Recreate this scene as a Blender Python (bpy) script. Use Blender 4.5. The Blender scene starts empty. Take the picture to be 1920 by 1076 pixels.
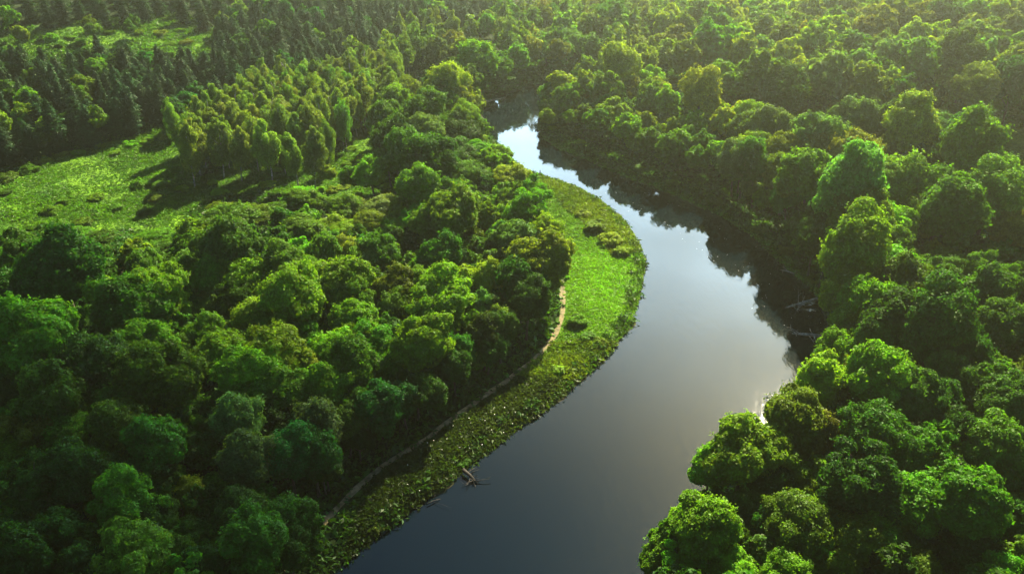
import bpy, math, random
import numpy as np

rng = np.random.default_rng(7)
random.seed(7)
scene = bpy.context.scene
COL = scene.collection

# ------------------------------------------------------------------ camera
CAM_H = 90.0
PITCH = math.radians(30.0)
HFOV = math.radians(62.0)
F = 960.0 / math.tan(HFOV / 2)            # focal length in photo pixels (1920 wide)
FWD = np.array([0, math.cos(PITCH), -math.sin(PITCH)])
UPV = np.array([0, math.sin(PITCH), math.cos(PITCH)])
EYE = np.array([0.0, 0.0, CAM_H])

cam_data = bpy.data.cameras.new('camera')
cam = bpy.data.objects.new('camera', cam_data)
COL.objects.link(cam)
cam.location = EYE
cam.rotation_euler = (math.pi / 2 - PITCH, 0, 0)
cam_data.sensor_fit = 'HORIZONTAL'
cam_data.sensor_width = 36
cam_data.lens = 18.0 / math.tan(HFOV / 2)
cam_data.clip_start = 1
cam_data.clip_end = 9000
scene.camera = cam


def ray(px, py):
    return FWD + np.array([1.0, 0, 0]) * ((px - 960) / F) + UPV * ((538 - py) / F)


def on_plane(px, py, z=0.0):
    d = ray(px, py)
    t = (z - CAM_H) / d[2]
    return EYE + d * t


def project(P):
    P = np.atleast_2d(P) - EYE
    dep = P @ FWD
    dep = np.where(dep < 1, 1e-6, dep)
    return 960 + F * P[:, 0] / dep, 538 - F * (P @ UPV) / dep, dep


def in_poly(x, y, poly):
    x = np.asarray(x, float); y = np.asarray(y, float)
    poly = np.asarray(poly, float)
    ins = np.zeros(x.shape, bool)
    x1, y1 = poly[-1]
    for x2, y2 in poly:
        c = ((y2 > y) != (y1 > y))
        with np.errstate(divide='ignore', invalid='ignore'):
            xi = (x1 - x2) * (y - y2) / (y1 - y2) + x2
        ins ^= c & (x < xi)
        x1, y1 = x2, y2
    return ins


def smooth(a, b, x):
    t = np.clip((x - a) / (b - a), 0, 1)
    return t * t * (3 - 2 * t)


# ------------------------------------------------------------------ value noise
_perm = rng.random((256, 256))


def vnoise(x, y):
    xi = np.floor(x).astype(int); yi = np.floor(y).astype(int)
    fx = x - xi; fy = y - yi
    fx = fx * fx * (3 - 2 * fx); fy = fy * fy * (3 - 2 * fy)
    g = lambda a, b: _perm[a & 255, b & 255]
    return (g(xi, yi) * (1 - fx) + g(xi + 1, yi) * fx) * (1 - fy) + (g(xi, yi + 1) * (1 - fx) + g(xi + 1, yi + 1) * fx) * fy


# ------------------------------------------------------------------ river and terrain
left_bank = [(1128, 117), (1095, 130), (1060, 146), (1000, 163), (960, 175), (925, 187), (906, 203),
             (903, 222), (911, 243), (928, 262), (948, 288), (984, 322), (1030, 333), (1075, 350), (1125, 377), (1170, 414),
             (1198, 452), (1212, 490), (1207, 530), (1200, 575), (1188, 612), (1150, 655), (1118, 688), (1075, 728), (1040, 757),
             (1000, 787), (960, 815), (930, 842), (890, 870), (835, 915), (790, 947), (745, 980), (702, 1012), (660, 1046), (600, 1095),
             (480, 1180), (320, 1300)]
right_bank = [(1132, 121), (1105, 138), (1072, 160), (1040, 188), (1012, 212), (1005, 240), (1016, 260), (1042, 279),
              (1100, 303), (1180, 337), (1270, 370), (1340, 402), (1405, 442), (1455, 488), (1500, 528), (1532, 560), (1552, 600), (1560, 640),
              (1550, 690), (1525, 745), (1470, 800), (1395, 850), (1330, 905), (1282, 970), (1240, 1050), (1190, 1120), (1120, 1220), (1050, 1300)]
VALLEY = [(1400, -18), (1330, 12), (1230, 66), (1130, 110), (1060, 146), (1000, 163), (925, 187), (903, 222), (984, 322), (1212, 490), (1188, 612), (1000, 787), (660, 1046), (320, 1300),
          (1050, 1300), (1282, 970), (1525, 745), (1532, 560), (1340, 402), (1005, 240), (1042, 192), (1172, 128), (1352, 24), (1420, -18)]
vpoly = np.array([on_plane(*p)[:2] for p in VALLEY])
wpoly = np.array([on_plane(*p)[:2] for p in left_bank] + [on_plane(*p)[:2] for p in reversed(right_bank)])


def sdf_water(x, y, wpoly=wpoly):
    """distance to the river; positive on land"""
    x = np.asarray(x, float).ravel(); y = np.asarray(y, float).ravel()
    best = np.full(x.shape, 1e9)
    a = wpoly[-1]
    for b in wpoly:
        d = b - a
        L = d @ d + 1e-9
        t = np.clip(((x - a[0]) * d[0] + (y - a[1]) * d[1]) / L, 0, 1)
        best = np.minimum(best, (x - a[0] - t * d[0]) ** 2 + (y - a[1] - t * d[1]) ** 2)
        a = b
    s = np.sqrt(best)
    return np.where(in_poly(x, y, wpoly), -s, s)


def height_raw(x, y):
    x = np.asarray(x, float); shp = x.shape
    xr = x.ravel(); yr = np.asarray(y, float).ravel()
    d = sdf_water(xr, yr) + (vnoise(xr * .22, yr * .22) - .5) * 2.2 + (vnoise(xr * .6, yr * .6) - .5) * 1.0
    z = np.where(d < 0, np.maximum(-2.5, d * .45), 1.15 * smooth(-.2, 3.2, d) + .012 * np.clip(d, 0, 150))
    hill = .12 * np.clip(sdf_water(xr, yr, vpoly) - 45, 0, 150) * smooth(235, 330, yr)
    z = z + hill
    land = smooth(2, 9, d)
    z = z + land * ((vnoise(xr * .07, yr * .07) - .5) * .9 + (vnoise(xr * .3 + 9, yr * .3) - .5) * .3 + .25)
    return z.reshape(shp)


GX0, GX1, GY0, GY1, GS = -420.0, 520.0, -40.0, 760.0, 2.0
gx = np.arange(GX0, GX1 + .1, GS); gy = np.arange(GY0, GY1 + .1, GS)
GXX, GYY = np.meshgrid(gx, gy)
GZ = height_raw(GXX, GYY)


def ground(x, y):
    u = np.clip((np.asarray(x, float) - GX0) / GS, 0, len(gx) - 1.001); v = np.clip((np.asarray(y, float) - GY0) / GS, 0, len(gy) - 1.001)
    i = u.astype(int); j = v.astype(int); fu = u - i; fv = v - j
    return (GZ[j, i] * (1 - fu) + GZ[j, i + 1] * fu) * (1 - fv) + (GZ[j + 1, i] * (1 - fu) + GZ[j + 1, i + 1] * fu) * fv


TS = np.arange(50, 700, .5)


def cast(px, py, lift=0.0):
    """the point where the sight line through a photo pixel comes down to LIFT (may grow with distance) above the ground"""
    d = ray(px, py)
    P = EYE + TS[:, None] * d
    up = lift(TS * np.linalg.norm(d)) if callable(lift) else lift
    below = P[:, 2] <= ground(P[:, 0], P[:, 1]) + up
    k = int(np.argmax(below)) if below.any() else len(TS) - 1
    return P[k], TS[k] * np.linalg.norm(d)


# ------------------------------------------------------------------ photo zones (polygons of photo pixels)
MEADOW = [(-60, 480), (-60, 330), (30, 320), (70, 300), (130, 283), (220, 262), (330, 232), (350, 290), (365, 335), (470, 300), (540, 300),
          (625, 300), (640, 262), (700, 225), (735, 300), (735, 365), (700, 385), (640, 385), (560, 368), (480, 362), (420, 368), (350, 402), (330, 445),
          (240, 430), (120, 445)]
POINT = [(1000, 326)] + [p for p in left_bank if 330 < p[1] < 1060] + [(640, 1050), (690, 905), (770, 842), (850, 795), (960, 712), (1035, 635),
                                                                        (1056, 560), (1062, 480), (1035, 420), (1000, 360)]
CLEARING = [(40, 66), (150, 60), (240, 48), (320, 40), (372, 58), (365, 92), (300, 84), (270, 66), (160, 74), (130, 95), (60, 90)]
FIELD = [(1805, 248), (1960, 236), (1960, 345), (1890, 318), (1840, 285)]
CLEARING_TURF = [(-60, 60), (60, 48), (240, 30), (340, 24), (400, 50), (395, 100), (300, 108), (180, 104), (60, 112), (-60, 116)]
RIGHT_STRIP = [p for p in right_bank if 255 < p[1] < 570] + [(1545, 545), (1500, 500), (1440, 440), (1385, 398), (1300, 340), (1180, 299), (1100, 268), (1035, 246)]

# ------------------------------------------------------------------ object helpers


def link(name, data=None, parent=None, kind=None, label=None, cat=None, group=None):
    o = bpy.data.objects.new(name, data)
    COL.objects.link(o)
    if parent is not None:
        o.parent = parent
    if kind: o['kind'] = kind
    if label: o['label'] = label
    if cat: o['category'] = cat
    if group: o['group'] = group
    return o


def quad_mesh(name, V, mat, tint=None):
    """V: (n,4,3) quads"""
    n = len(V)
    me = bpy.data.meshes.new(name)
    me.vertices.add(n * 4); me.loops.add(n * 4); me.polygons.add(n)
    me.vertices.foreach_set('co', np.ascontiguousarray(V, np.float32).ravel())
    me.loops.foreach_set('vertex_index', np.arange(n * 4, dtype=np.int32))
    me.polygons.foreach_set('loop_start', np.arange(0, n * 4, 4, dtype=np.int32))
    me.update(calc_edges=True)
    if tint is not None:
        at = me.attributes.new('tint', 'FLOAT_COLOR', 'FACE')
        at.data.foreach_set('color', np.c_[tint, np.ones(n)].astype(np.float32).ravel())
    me.materials.append(mat)
    return me


class Solid:
    def __init__(s): s.v = []; s.f = []

    def tube(s, pts, radii, n=7, cap=True):
        pts = [np.asarray(p, float) for p in pts]
        rings = []
        for i, p in enumerate(pts):
            d = pts[min(i + 1, len(pts) - 1)] - pts[max(i - 1, 0)]
            d = d / (np.linalg.norm(d) + 1e-9)
            a = np.cross(d, [0.3, 0.2, 1.0] if abs(d[2]) < .8 else [1.0, .1, 0]); a /= np.linalg.norm(a)
            b = np.cross(d, a)
            base = len(s.v)
            for k in range(n):
                an = 2 * math.pi * k / n
                rr = radii[i] * (1 + .12 * math.sin(3 * an + i))
                s.v.append(tuple(p + rr * (math.cos(an) * a + math.sin(an) * b)))
            rings.append(base)
        for r0, r1 in zip(rings, rings[1:]):
            for k in range(n):
                s.f.append((r0 + k, r0 + (k + 1) % n, r1 + (k + 1) % n, r1 + k))
        if cap:
            s.f.append(tuple(rings[0] + k for k in reversed(range(n))))
            s.f.append(tuple(rings[-1] + k for k in range(n)))
        return s

    def mesh(s, name, mat, smoothed=True):
        me = bpy.data.meshes.new(name)
        me.from_pydata(s.v, [], s.f)
        me.materials.append(mat)
        if smoothed:
            me.polygons.foreach_set('use_smooth', [True] * len(me.polygons))
        me.update()
        return me


# ------------------------------------------------------------------ materials
def new_mat(name):
    m = bpy.data.materials.new(name)
    m.use_nodes = True
    nt = m.node_tree
    nt.nodes.clear()
    out = nt.nodes.new('ShaderNodeOutputMaterial')
    return m, nt, out


def N(nt, t, **kw):
    n = nt.nodes.new(t)
    for k, v in kw.items():
        if k.startswith('i_'):
            key = k[2:]
            n.inputs[int(key) if key.isdigit() else key.replace('_', ' ')].default_value = v
        else:
            setattr(n, k, v)
    return n


def leaf_material(name, source, trans=.48, gloss=.010, rough=.5):
    m, nt, out = new_mat(name)
    L = nt.links.new
    if source == 'object':
        col = N(nt, 'ShaderNodeObjectInfo'); csock = col.outputs['Color']
    else:
        col = N(nt, 'ShaderNodeAttribute', attribute_name='tint'); csock = col.outputs['Color']
    geo = N(nt, 'ShaderNodeNewGeometry')
    no = N(nt, 'ShaderNodeTexNoise', i_Scale=.55, i_Detail=2.0)
    L(geo.outputs['Position'], no.inputs['Vector'])
    mr = N(nt, 'ShaderNodeMapRange', i_1=.3, i_2=.7, i_3=.72, i_4=1.3)
    L(no.outputs['Fac'], mr.inputs[0])
    rp = N(nt, 'ShaderNodeMapRange', i_1=0.0, i_2=1.0, i_3=.7, i_4=1.3)
    L(geo.outputs['Random Per Island'], rp.inputs[0])
    mul = N(nt, 'ShaderNodeMath', operation='MULTIPLY'); L(mr.outputs[0], mul.inputs[0]); L(rp.outputs[0], mul.inputs[1])
    hs = N(nt, 'ShaderNodeHueSaturation'); L(csock, hs.inputs['Color']); L(mul.outputs[0], hs.inputs['Value'])
    hr = N(nt, 'ShaderNodeMapRange', i_1=0.0, i_2=1.0, i_3=.485, i_4=.512)
    L(geo.outputs['Random Per Island'], hr.inputs[0]); L(hr.outputs[0], hs.inputs['Hue'])
    di = N(nt, 'ShaderNodeBsdfDiffuse'); L(hs.outputs[0], di.inputs['Color'])
    tc = N(nt, 'ShaderNodeMix', data_type='RGBA', blend_type='MULTIPLY', i_0=1.0)
    L(hs.outputs[0], tc.inputs[6]); tc.inputs[7].default_value = (1.45, 1.4, .45, 1)
    tr = N(nt, 'ShaderNodeBsdfTranslucent'); L(tc.outputs[2], tr.inputs['Color'])
    mx = N(nt, 'ShaderNodeMixShader', i_0=trans); L(di.outputs[0], mx.inputs[1]); L(tr.outputs[0], mx.inputs[2])
    gl = N(nt, 'ShaderNodeBsdfGlossy', i_Roughness=rough); gl.inputs['Color'].default_value = (.9, 1, .8, 1)
    mg = N(nt, 'ShaderNodeMixShader', i_0=gloss); L(mx.outputs[0], mg.inputs[1]); L(gl.outputs[0], mg.inputs[2])
    L(mg.outputs[0], out.inputs['Surface'])
    return m


M_LEAF = leaf_material('broadleaf_foliage', 'object')
M_NEEDLE = leaf_material('needle_foliage', 'object', trans=.15, gloss=.012)
M_MASS = leaf_material('wood_foliage', 'attribute')
M_GRASS = leaf_material('grass_blades', 'attribute', trans=.4, gloss=.02)


def bark_material(name, c1, c2, scale):
    m, nt, out = new_mat(name)
    L = nt.links.new
    tc = N(nt, 'ShaderNodeTexCoord')
    mp = N(nt, 'ShaderNodeMapping'); mp.inputs['Scale'].default_value = scale
    no = N(nt, 'ShaderNodeTexNoise', i_Scale=1.0, i_Detail=5.0)
    cr = N(nt, 'ShaderNodeValToRGB')
    cr.color_ramp.elements[0].position = .38; cr.color_ramp.elements[1].position = .58
    cr.color_ramp.elements[0].color = (*c1, 1); cr.color_ramp.elements[1].color = (*c2, 1)
    b = N(nt, 'ShaderNodeBsdfPrincipled', i_Roughness=.85)
    L(tc.outputs['Object'], mp.inputs[0]); L(mp.outputs[0], no.inputs['Vector']); L(no.outputs['Fac'], cr.inputs[0]); L(cr.outputs[0], b.inputs['Base Color'])
    bp = N(nt, 'ShaderNodeBump', i_Strength=.5); L(no.outputs['Fac'], bp.inputs['Height']); L(bp.outputs[0], b.inputs['Normal'])
    L(b.outputs[0], out.inputs['Surface'])
    return m


M_BARK = bark_material('brown_bark', (.05, .035, .022), (.14, .105, .07), (4, 4, 1))
M_BIRCH = bark_material('birch_bark', (.10, .09, .075), (.62, .58, .50), (3, 3, 5))
M_DRIFT = bark_material('weathered_wood', (.18, .15, .11), (.50, .44, .34), (2, 2, 2))
M_DARKWOOD = bark_material('wet_dark_wood', (.02, .016, .012), (.06, .05, .035), (3, 3, 3))

# ------------------------------------------------------------------ tree meshes


def unit(v):
    return v / (np.linalg.norm(v, axis=-1, keepdims=True) + 1e-9)


def leaf_quads(C, Nrm, size, r, aspect=.62, droop=0.0):
    """rhombic leaf sprays centred at C facing Nrm"""
    n = len(C)
    ref = unit(r.normal(size=(n, 3)))
    if droop:
        ref = unit(ref * (1 - droop) + np.array([0, 0, -1.0]) * droop)
    t = unit(ref - (ref * Nrm).sum(1, keepdims=True) * Nrm)
    b = np.cross(Nrm, t)
    sz = np.asarray(size)[:, None] if np.ndim(size) else size
    t = t * sz; b = b * sz * aspect
    k = (Nrm * sz) * .18
    return np.stack([C - t - k, C + b + k * .5, C + t - k, C - b + k * .5], 1)


def sphere_dirs(n, r):
    v = unit(r.normal(size=(n, 3)))
    return v


def broad_crown(seed, R=4.5, H=14.0, base=4.0, form='round', leaf=.30, count=9000, lobes=26):
    r = np.random.default_rng(seed)
    hc = (H - base)
    cz = base + hc * .52
    squash = {'round': 1.0, 'tall': .78, 'broad': 1.12, 'loose': .98}[form]
    Rx = R * squash; Rz = hc * .5 * {'round': 1, 'tall': 1.08, 'broad': .85, 'loose': 1}[form]
    dirs = []
    tries = 0
    minsep = .42 if form != 'loose' else .5
    while len(dirs) < lobes and tries < 4000:
        tries += 1
        d = unit(r.normal(size=3))
        if d[2] < -.55: continue
        if all(np.linalg.norm(d - e) > minsep for e in dirs): dirs.append(d)
    cen = []; rad = []
    skew = r.normal(size=2) * .2
    for d in dirs:
        q = r.uniform(.50, .90) if form != 'loose' else r.uniform(.45, 1.05)
        w = 1.0 if d[2] > -.1 else .92
        cen.append([(d[0] + skew[0]) * Rx * q * w, (d[1] + skew[1]) * Rx * q * w, cz + d[2] * Rz * q])
        rad.append(R * r.uniform(.19, .38) * (1.0 if form != 'loose' else .82))
    for _ in range(3):
        cen.append([r.normal() * .25 * R, r.normal() * .25 * R, cz + r.uniform(-.2, .35) * Rz]); rad.append(R * .5)
    cen = np.array(cen); rad = np.array(rad)
    w = rad ** 2; w /= w.sum()
    idx = r.choice(len(rad), size=int(count * 1.9), p=w)
    # sub-lobes: small bumps on each lobe, so its edge is uneven
    d = sphere_dirs(len(idx), r)
    bump_dirs = unit(r.normal(size=(len(rad), 11, 3)))
    bd = np.max((bump_dirs[idx] * d[:, None, :]).sum(2), axis=1)
    bump = smooth(.55, .98, bd)
    rr = rad[idx] * (.76 + .36 * bump) * (1 - np.abs(r.normal(size=len(idx))) * .12)
    P = cen[idx] + d * rr[:, None] * np.array([1, 1, .86])
    keep = np.ones(len(P), bool)
    for k in range(len(rad)):
        q = np.linalg.norm((P - cen[k]) / np.array([1, 1, .86]), axis=1) < rad[k] * .72
        keep &= ~(q & (idx != k))
    keep &= ~((d[:, 2] < -.5) & (r.random(len(P)) < .5))
    keep &= r.random(len(P)) < .35 + .65 * bump          # thinner between the bumps: small dark gaps
    P = P[keep][:count]; dd = d[keep][:count]
    # ragged sprays beyond the outline, in small tufts
    nt_ = count // 70
    sd = sphere_dirs(nt_, r); sd[:, 2] = np.abs(sd[:, 2]) * .9 - .1
    si = r.choice(len(rad), size=nt_)
    tip = cen[si] + unit(sd) * (rad[si] * r.uniform(.95, 1.35, nt_))[:, None]
    SP = np.repeat(tip, 9, 0) + r.normal(size=(nt_ * 9, 3)) * R * .045
    sdd = np.repeat(unit(sd), 9, 0)
    P = np.vstack([P, SP]); dd = np.vstack([dd, sdd])
    outw = unit(P - np.array([0, 0, cz - .2 * Rz]))
    nr = unit(dd * .7 + outw * .25 + np.array([0, 0, .35]) + r.normal(size=P.shape) * .55)
    size = leaf * r.uniform(.55, 1.45, len(P))
    return leaf_quads(P, nr, size, r), cen, rad


def trunk_mesh(seed, cen, H, base, r0, mat, lean=.4, limbs=7, name='trunk'):
    r = np.random.default_rng(seed)
    s = Solid()
    lx, ly = r.normal(size=2) * lean
    top = H * .8
    pts = [np.array([lx * (t ** 1.5) + .12 * math.sin(5 * t), ly * (t ** 1.5), -0.6 + (top + .6) * t]) for t in np.linspace(0, 1, 8)]
    s.tube(pts, [r0 * (1.35 if i == 0 else 1 - .8 * i / 8) for i in range(8)], 8)
    order = sorted(range(len(cen)), key=lambda i: r.random())[:limbs]
    for i in order:
        c = np.asarray(cen[i])
        t0 = np.clip((c[2] - 2.2) / (top + .6), .3, .9)
        j = t0 * 7; a = pts[int(j)] * (1 - j % 1) + pts[min(int(j) + 1, 7)] * (j % 1)
        mid = (a + c) / 2 + np.array([0, 0, -.25])
        s.tube([a, mid, c], [r0 * .38, r0 * .25, r0 * .08], 5)
    return s.mesh(name, mat)


def birch_crown(seed, R=2.5, H=17.0, base=4.5, leaf=.20, count=14000):
    """tall light crown of hanging sprays"""
    r = np.random.default_rng(seed)
    n = 44
    z = base + (H - base) * r.beta(1.5, 1.3, n)
    z[0] = H - .9; z[1] = H - 2
    f = (z - base) / (H - base)
    prof = R * np.where(f < .35, .66 + f * .97, 1.0 - ((f - .35) / .65) ** 2.2 * .8)
    an = r.random(n) * 2 * math.pi
    q = np.sqrt(r.random(n)) * .82
    cen = np.c_[np.cos(an) * prof * q, np.sin(an) * prof * q, z]
    rad = np.clip(prof * r.uniform(.28, .5, n), .42, 1.15)
    w = rad ** 2; w /= w.sum()
    idx = r.choice(n, size=count, p=w)
    d = sphere_dirs(count, r)
    stretch = np.where(d[:, 2] < 0, 2.0, .95)
    P = cen[idx] + d * rad[idx][:, None] * r.uniform(.78, 1.05, count)[:, None] * np.c_[np.ones(count), np.ones(count), stretch]
    nr = unit(d * np.array([1, 1, .5]) * .8 + r.normal(size=P.shape) * .45 + np.array([0, 0, .15]))
    return leaf_quads(P, nr, leaf * r.uniform(.6, 1.4, count), r, .45, droop=.6), cen, rad


def conifer_crown(seed, R=2.9, H=18.0, base=1.5, leaf=.36, whorls=24):
    r = np.random.default_rng(seed)
    out = []
    cen = []
    for k in range(whorls):
        f = k / (whorls - 1)
        z = base + (H - base) * (f ** .92)
        L = R * (1 - f) ** .55 * r.uniform(.6, 1.25) + .3
        nb = max(4, int(11 * (1 - f) + 4))
        a0 = r.random() * 6.28
        for j in range(nb):
            a = a0 + j * 6.283 / nb + r.normal() * .12
            Lj = L * r.uniform(.7, 1.15)
            m = max(5, int(Lj * 15))
            t = r.random(m) ** .8
            side = r.normal(size=m) * .20 * Lj * (1 - t * .6)
            zz = z - t * Lj * .38 + t * t * Lj * .12 + r.normal(size=m) * .1
            P = np.c_[np.cos(a) * t * Lj - np.sin(a) * side, np.sin(a) * t * Lj + np.cos(a) * side, zz]
            nr = unit(np.c_[np.cos(a) * .45 * np.ones(m), np.sin(a) * .45 * np.ones(m), np.ones(m)] + r.normal(size=(m, 3)) * .4)
            out.append(leaf_quads(P, nr, leaf * r.uniform(.6, 1.2, m), r, .5))
        cen.append([0, 0, z])
    return np.vstack(out), cen, None


FORMS = ['round', 'round', 'broad', 'tall', 'round', 'loose', 'broad', 'tall', 'round', 'loose', 'broad', 'loose', 'round', 'tall']
BROAD = []
for i, fm in enumerate(FORMS):
    vr = np.random.default_rng(40 + i)
    q, cen, rad = broad_crown(100 + i, form=fm, count=25000 if fm != 'loose' else 19000, lobes=int(vr.integers(24, 42)), leaf=vr.uniform(.165, .215))
    BROAD.append((fm, quad_mesh('broadleaf_crown', q, M_LEAF), trunk_mesh(300 + i, cen, 14, 4, .30, M_BARK)))
BIRCH = []
for i in range(5):
    q, cen, rad = birch_crown(500 + i, R=[3.2, 2.9, 3.5, 3.1, 2.8][i], H=15.5, base=4.0)
    BIRCH.append((['rounded', 'slim', 'full', 'rounded', 'slim'][i], quad_mesh('birch_crown', q, M_LEAF), trunk_mesh(520 + i, cen, 17, 4.5, .17, M_BIRCH, lean=1.3, limbs=6)))
SPRUCE = []
for i in range(5):
    q, cen, _ = conifer_crown(600 + i, R=[2.9, 2.6, 3.3, 2.7, 3.1][i], whorls=[30, 32, 28, 31, 29][i])
    s = Solid().tube([(0, 0, -.5), (.05, 0, 6), (0, .05, 12), (0, 0, 17.6)], [.28, .2, .12, .03], 7)
    SPRUCE.append((['slender', 'slim', 'wide', 'slender', 'wide'][i], quad_mesh('conifer_crown', q, M_NEEDLE), s.mesh('trunk', M_BARK)))
BUSH = []
for i in range(5):
    q, cen, rad = broad_crown(700 + i, R=2.0, H=2.9, base=-.6, form=['round', 'broad', 'loose', 'round', 'broad'][i], leaf=.20, count=2600, lobes=14)
    BUSH.append(quad_mesh('bush_foliage', q, M_LEAF))

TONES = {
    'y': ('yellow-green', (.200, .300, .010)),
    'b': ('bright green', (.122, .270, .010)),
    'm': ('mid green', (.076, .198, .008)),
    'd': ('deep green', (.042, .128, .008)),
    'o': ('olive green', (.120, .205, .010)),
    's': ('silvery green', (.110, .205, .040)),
    'e': ('emerald green', (.030, .140, .018)),  # green of a lens flare, painted into the leaves of some crowns
}


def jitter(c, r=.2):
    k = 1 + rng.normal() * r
    return tuple(float(np.clip(v * k * (1 + rng.normal() * .10), .004, .6)) for v in c)

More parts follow.
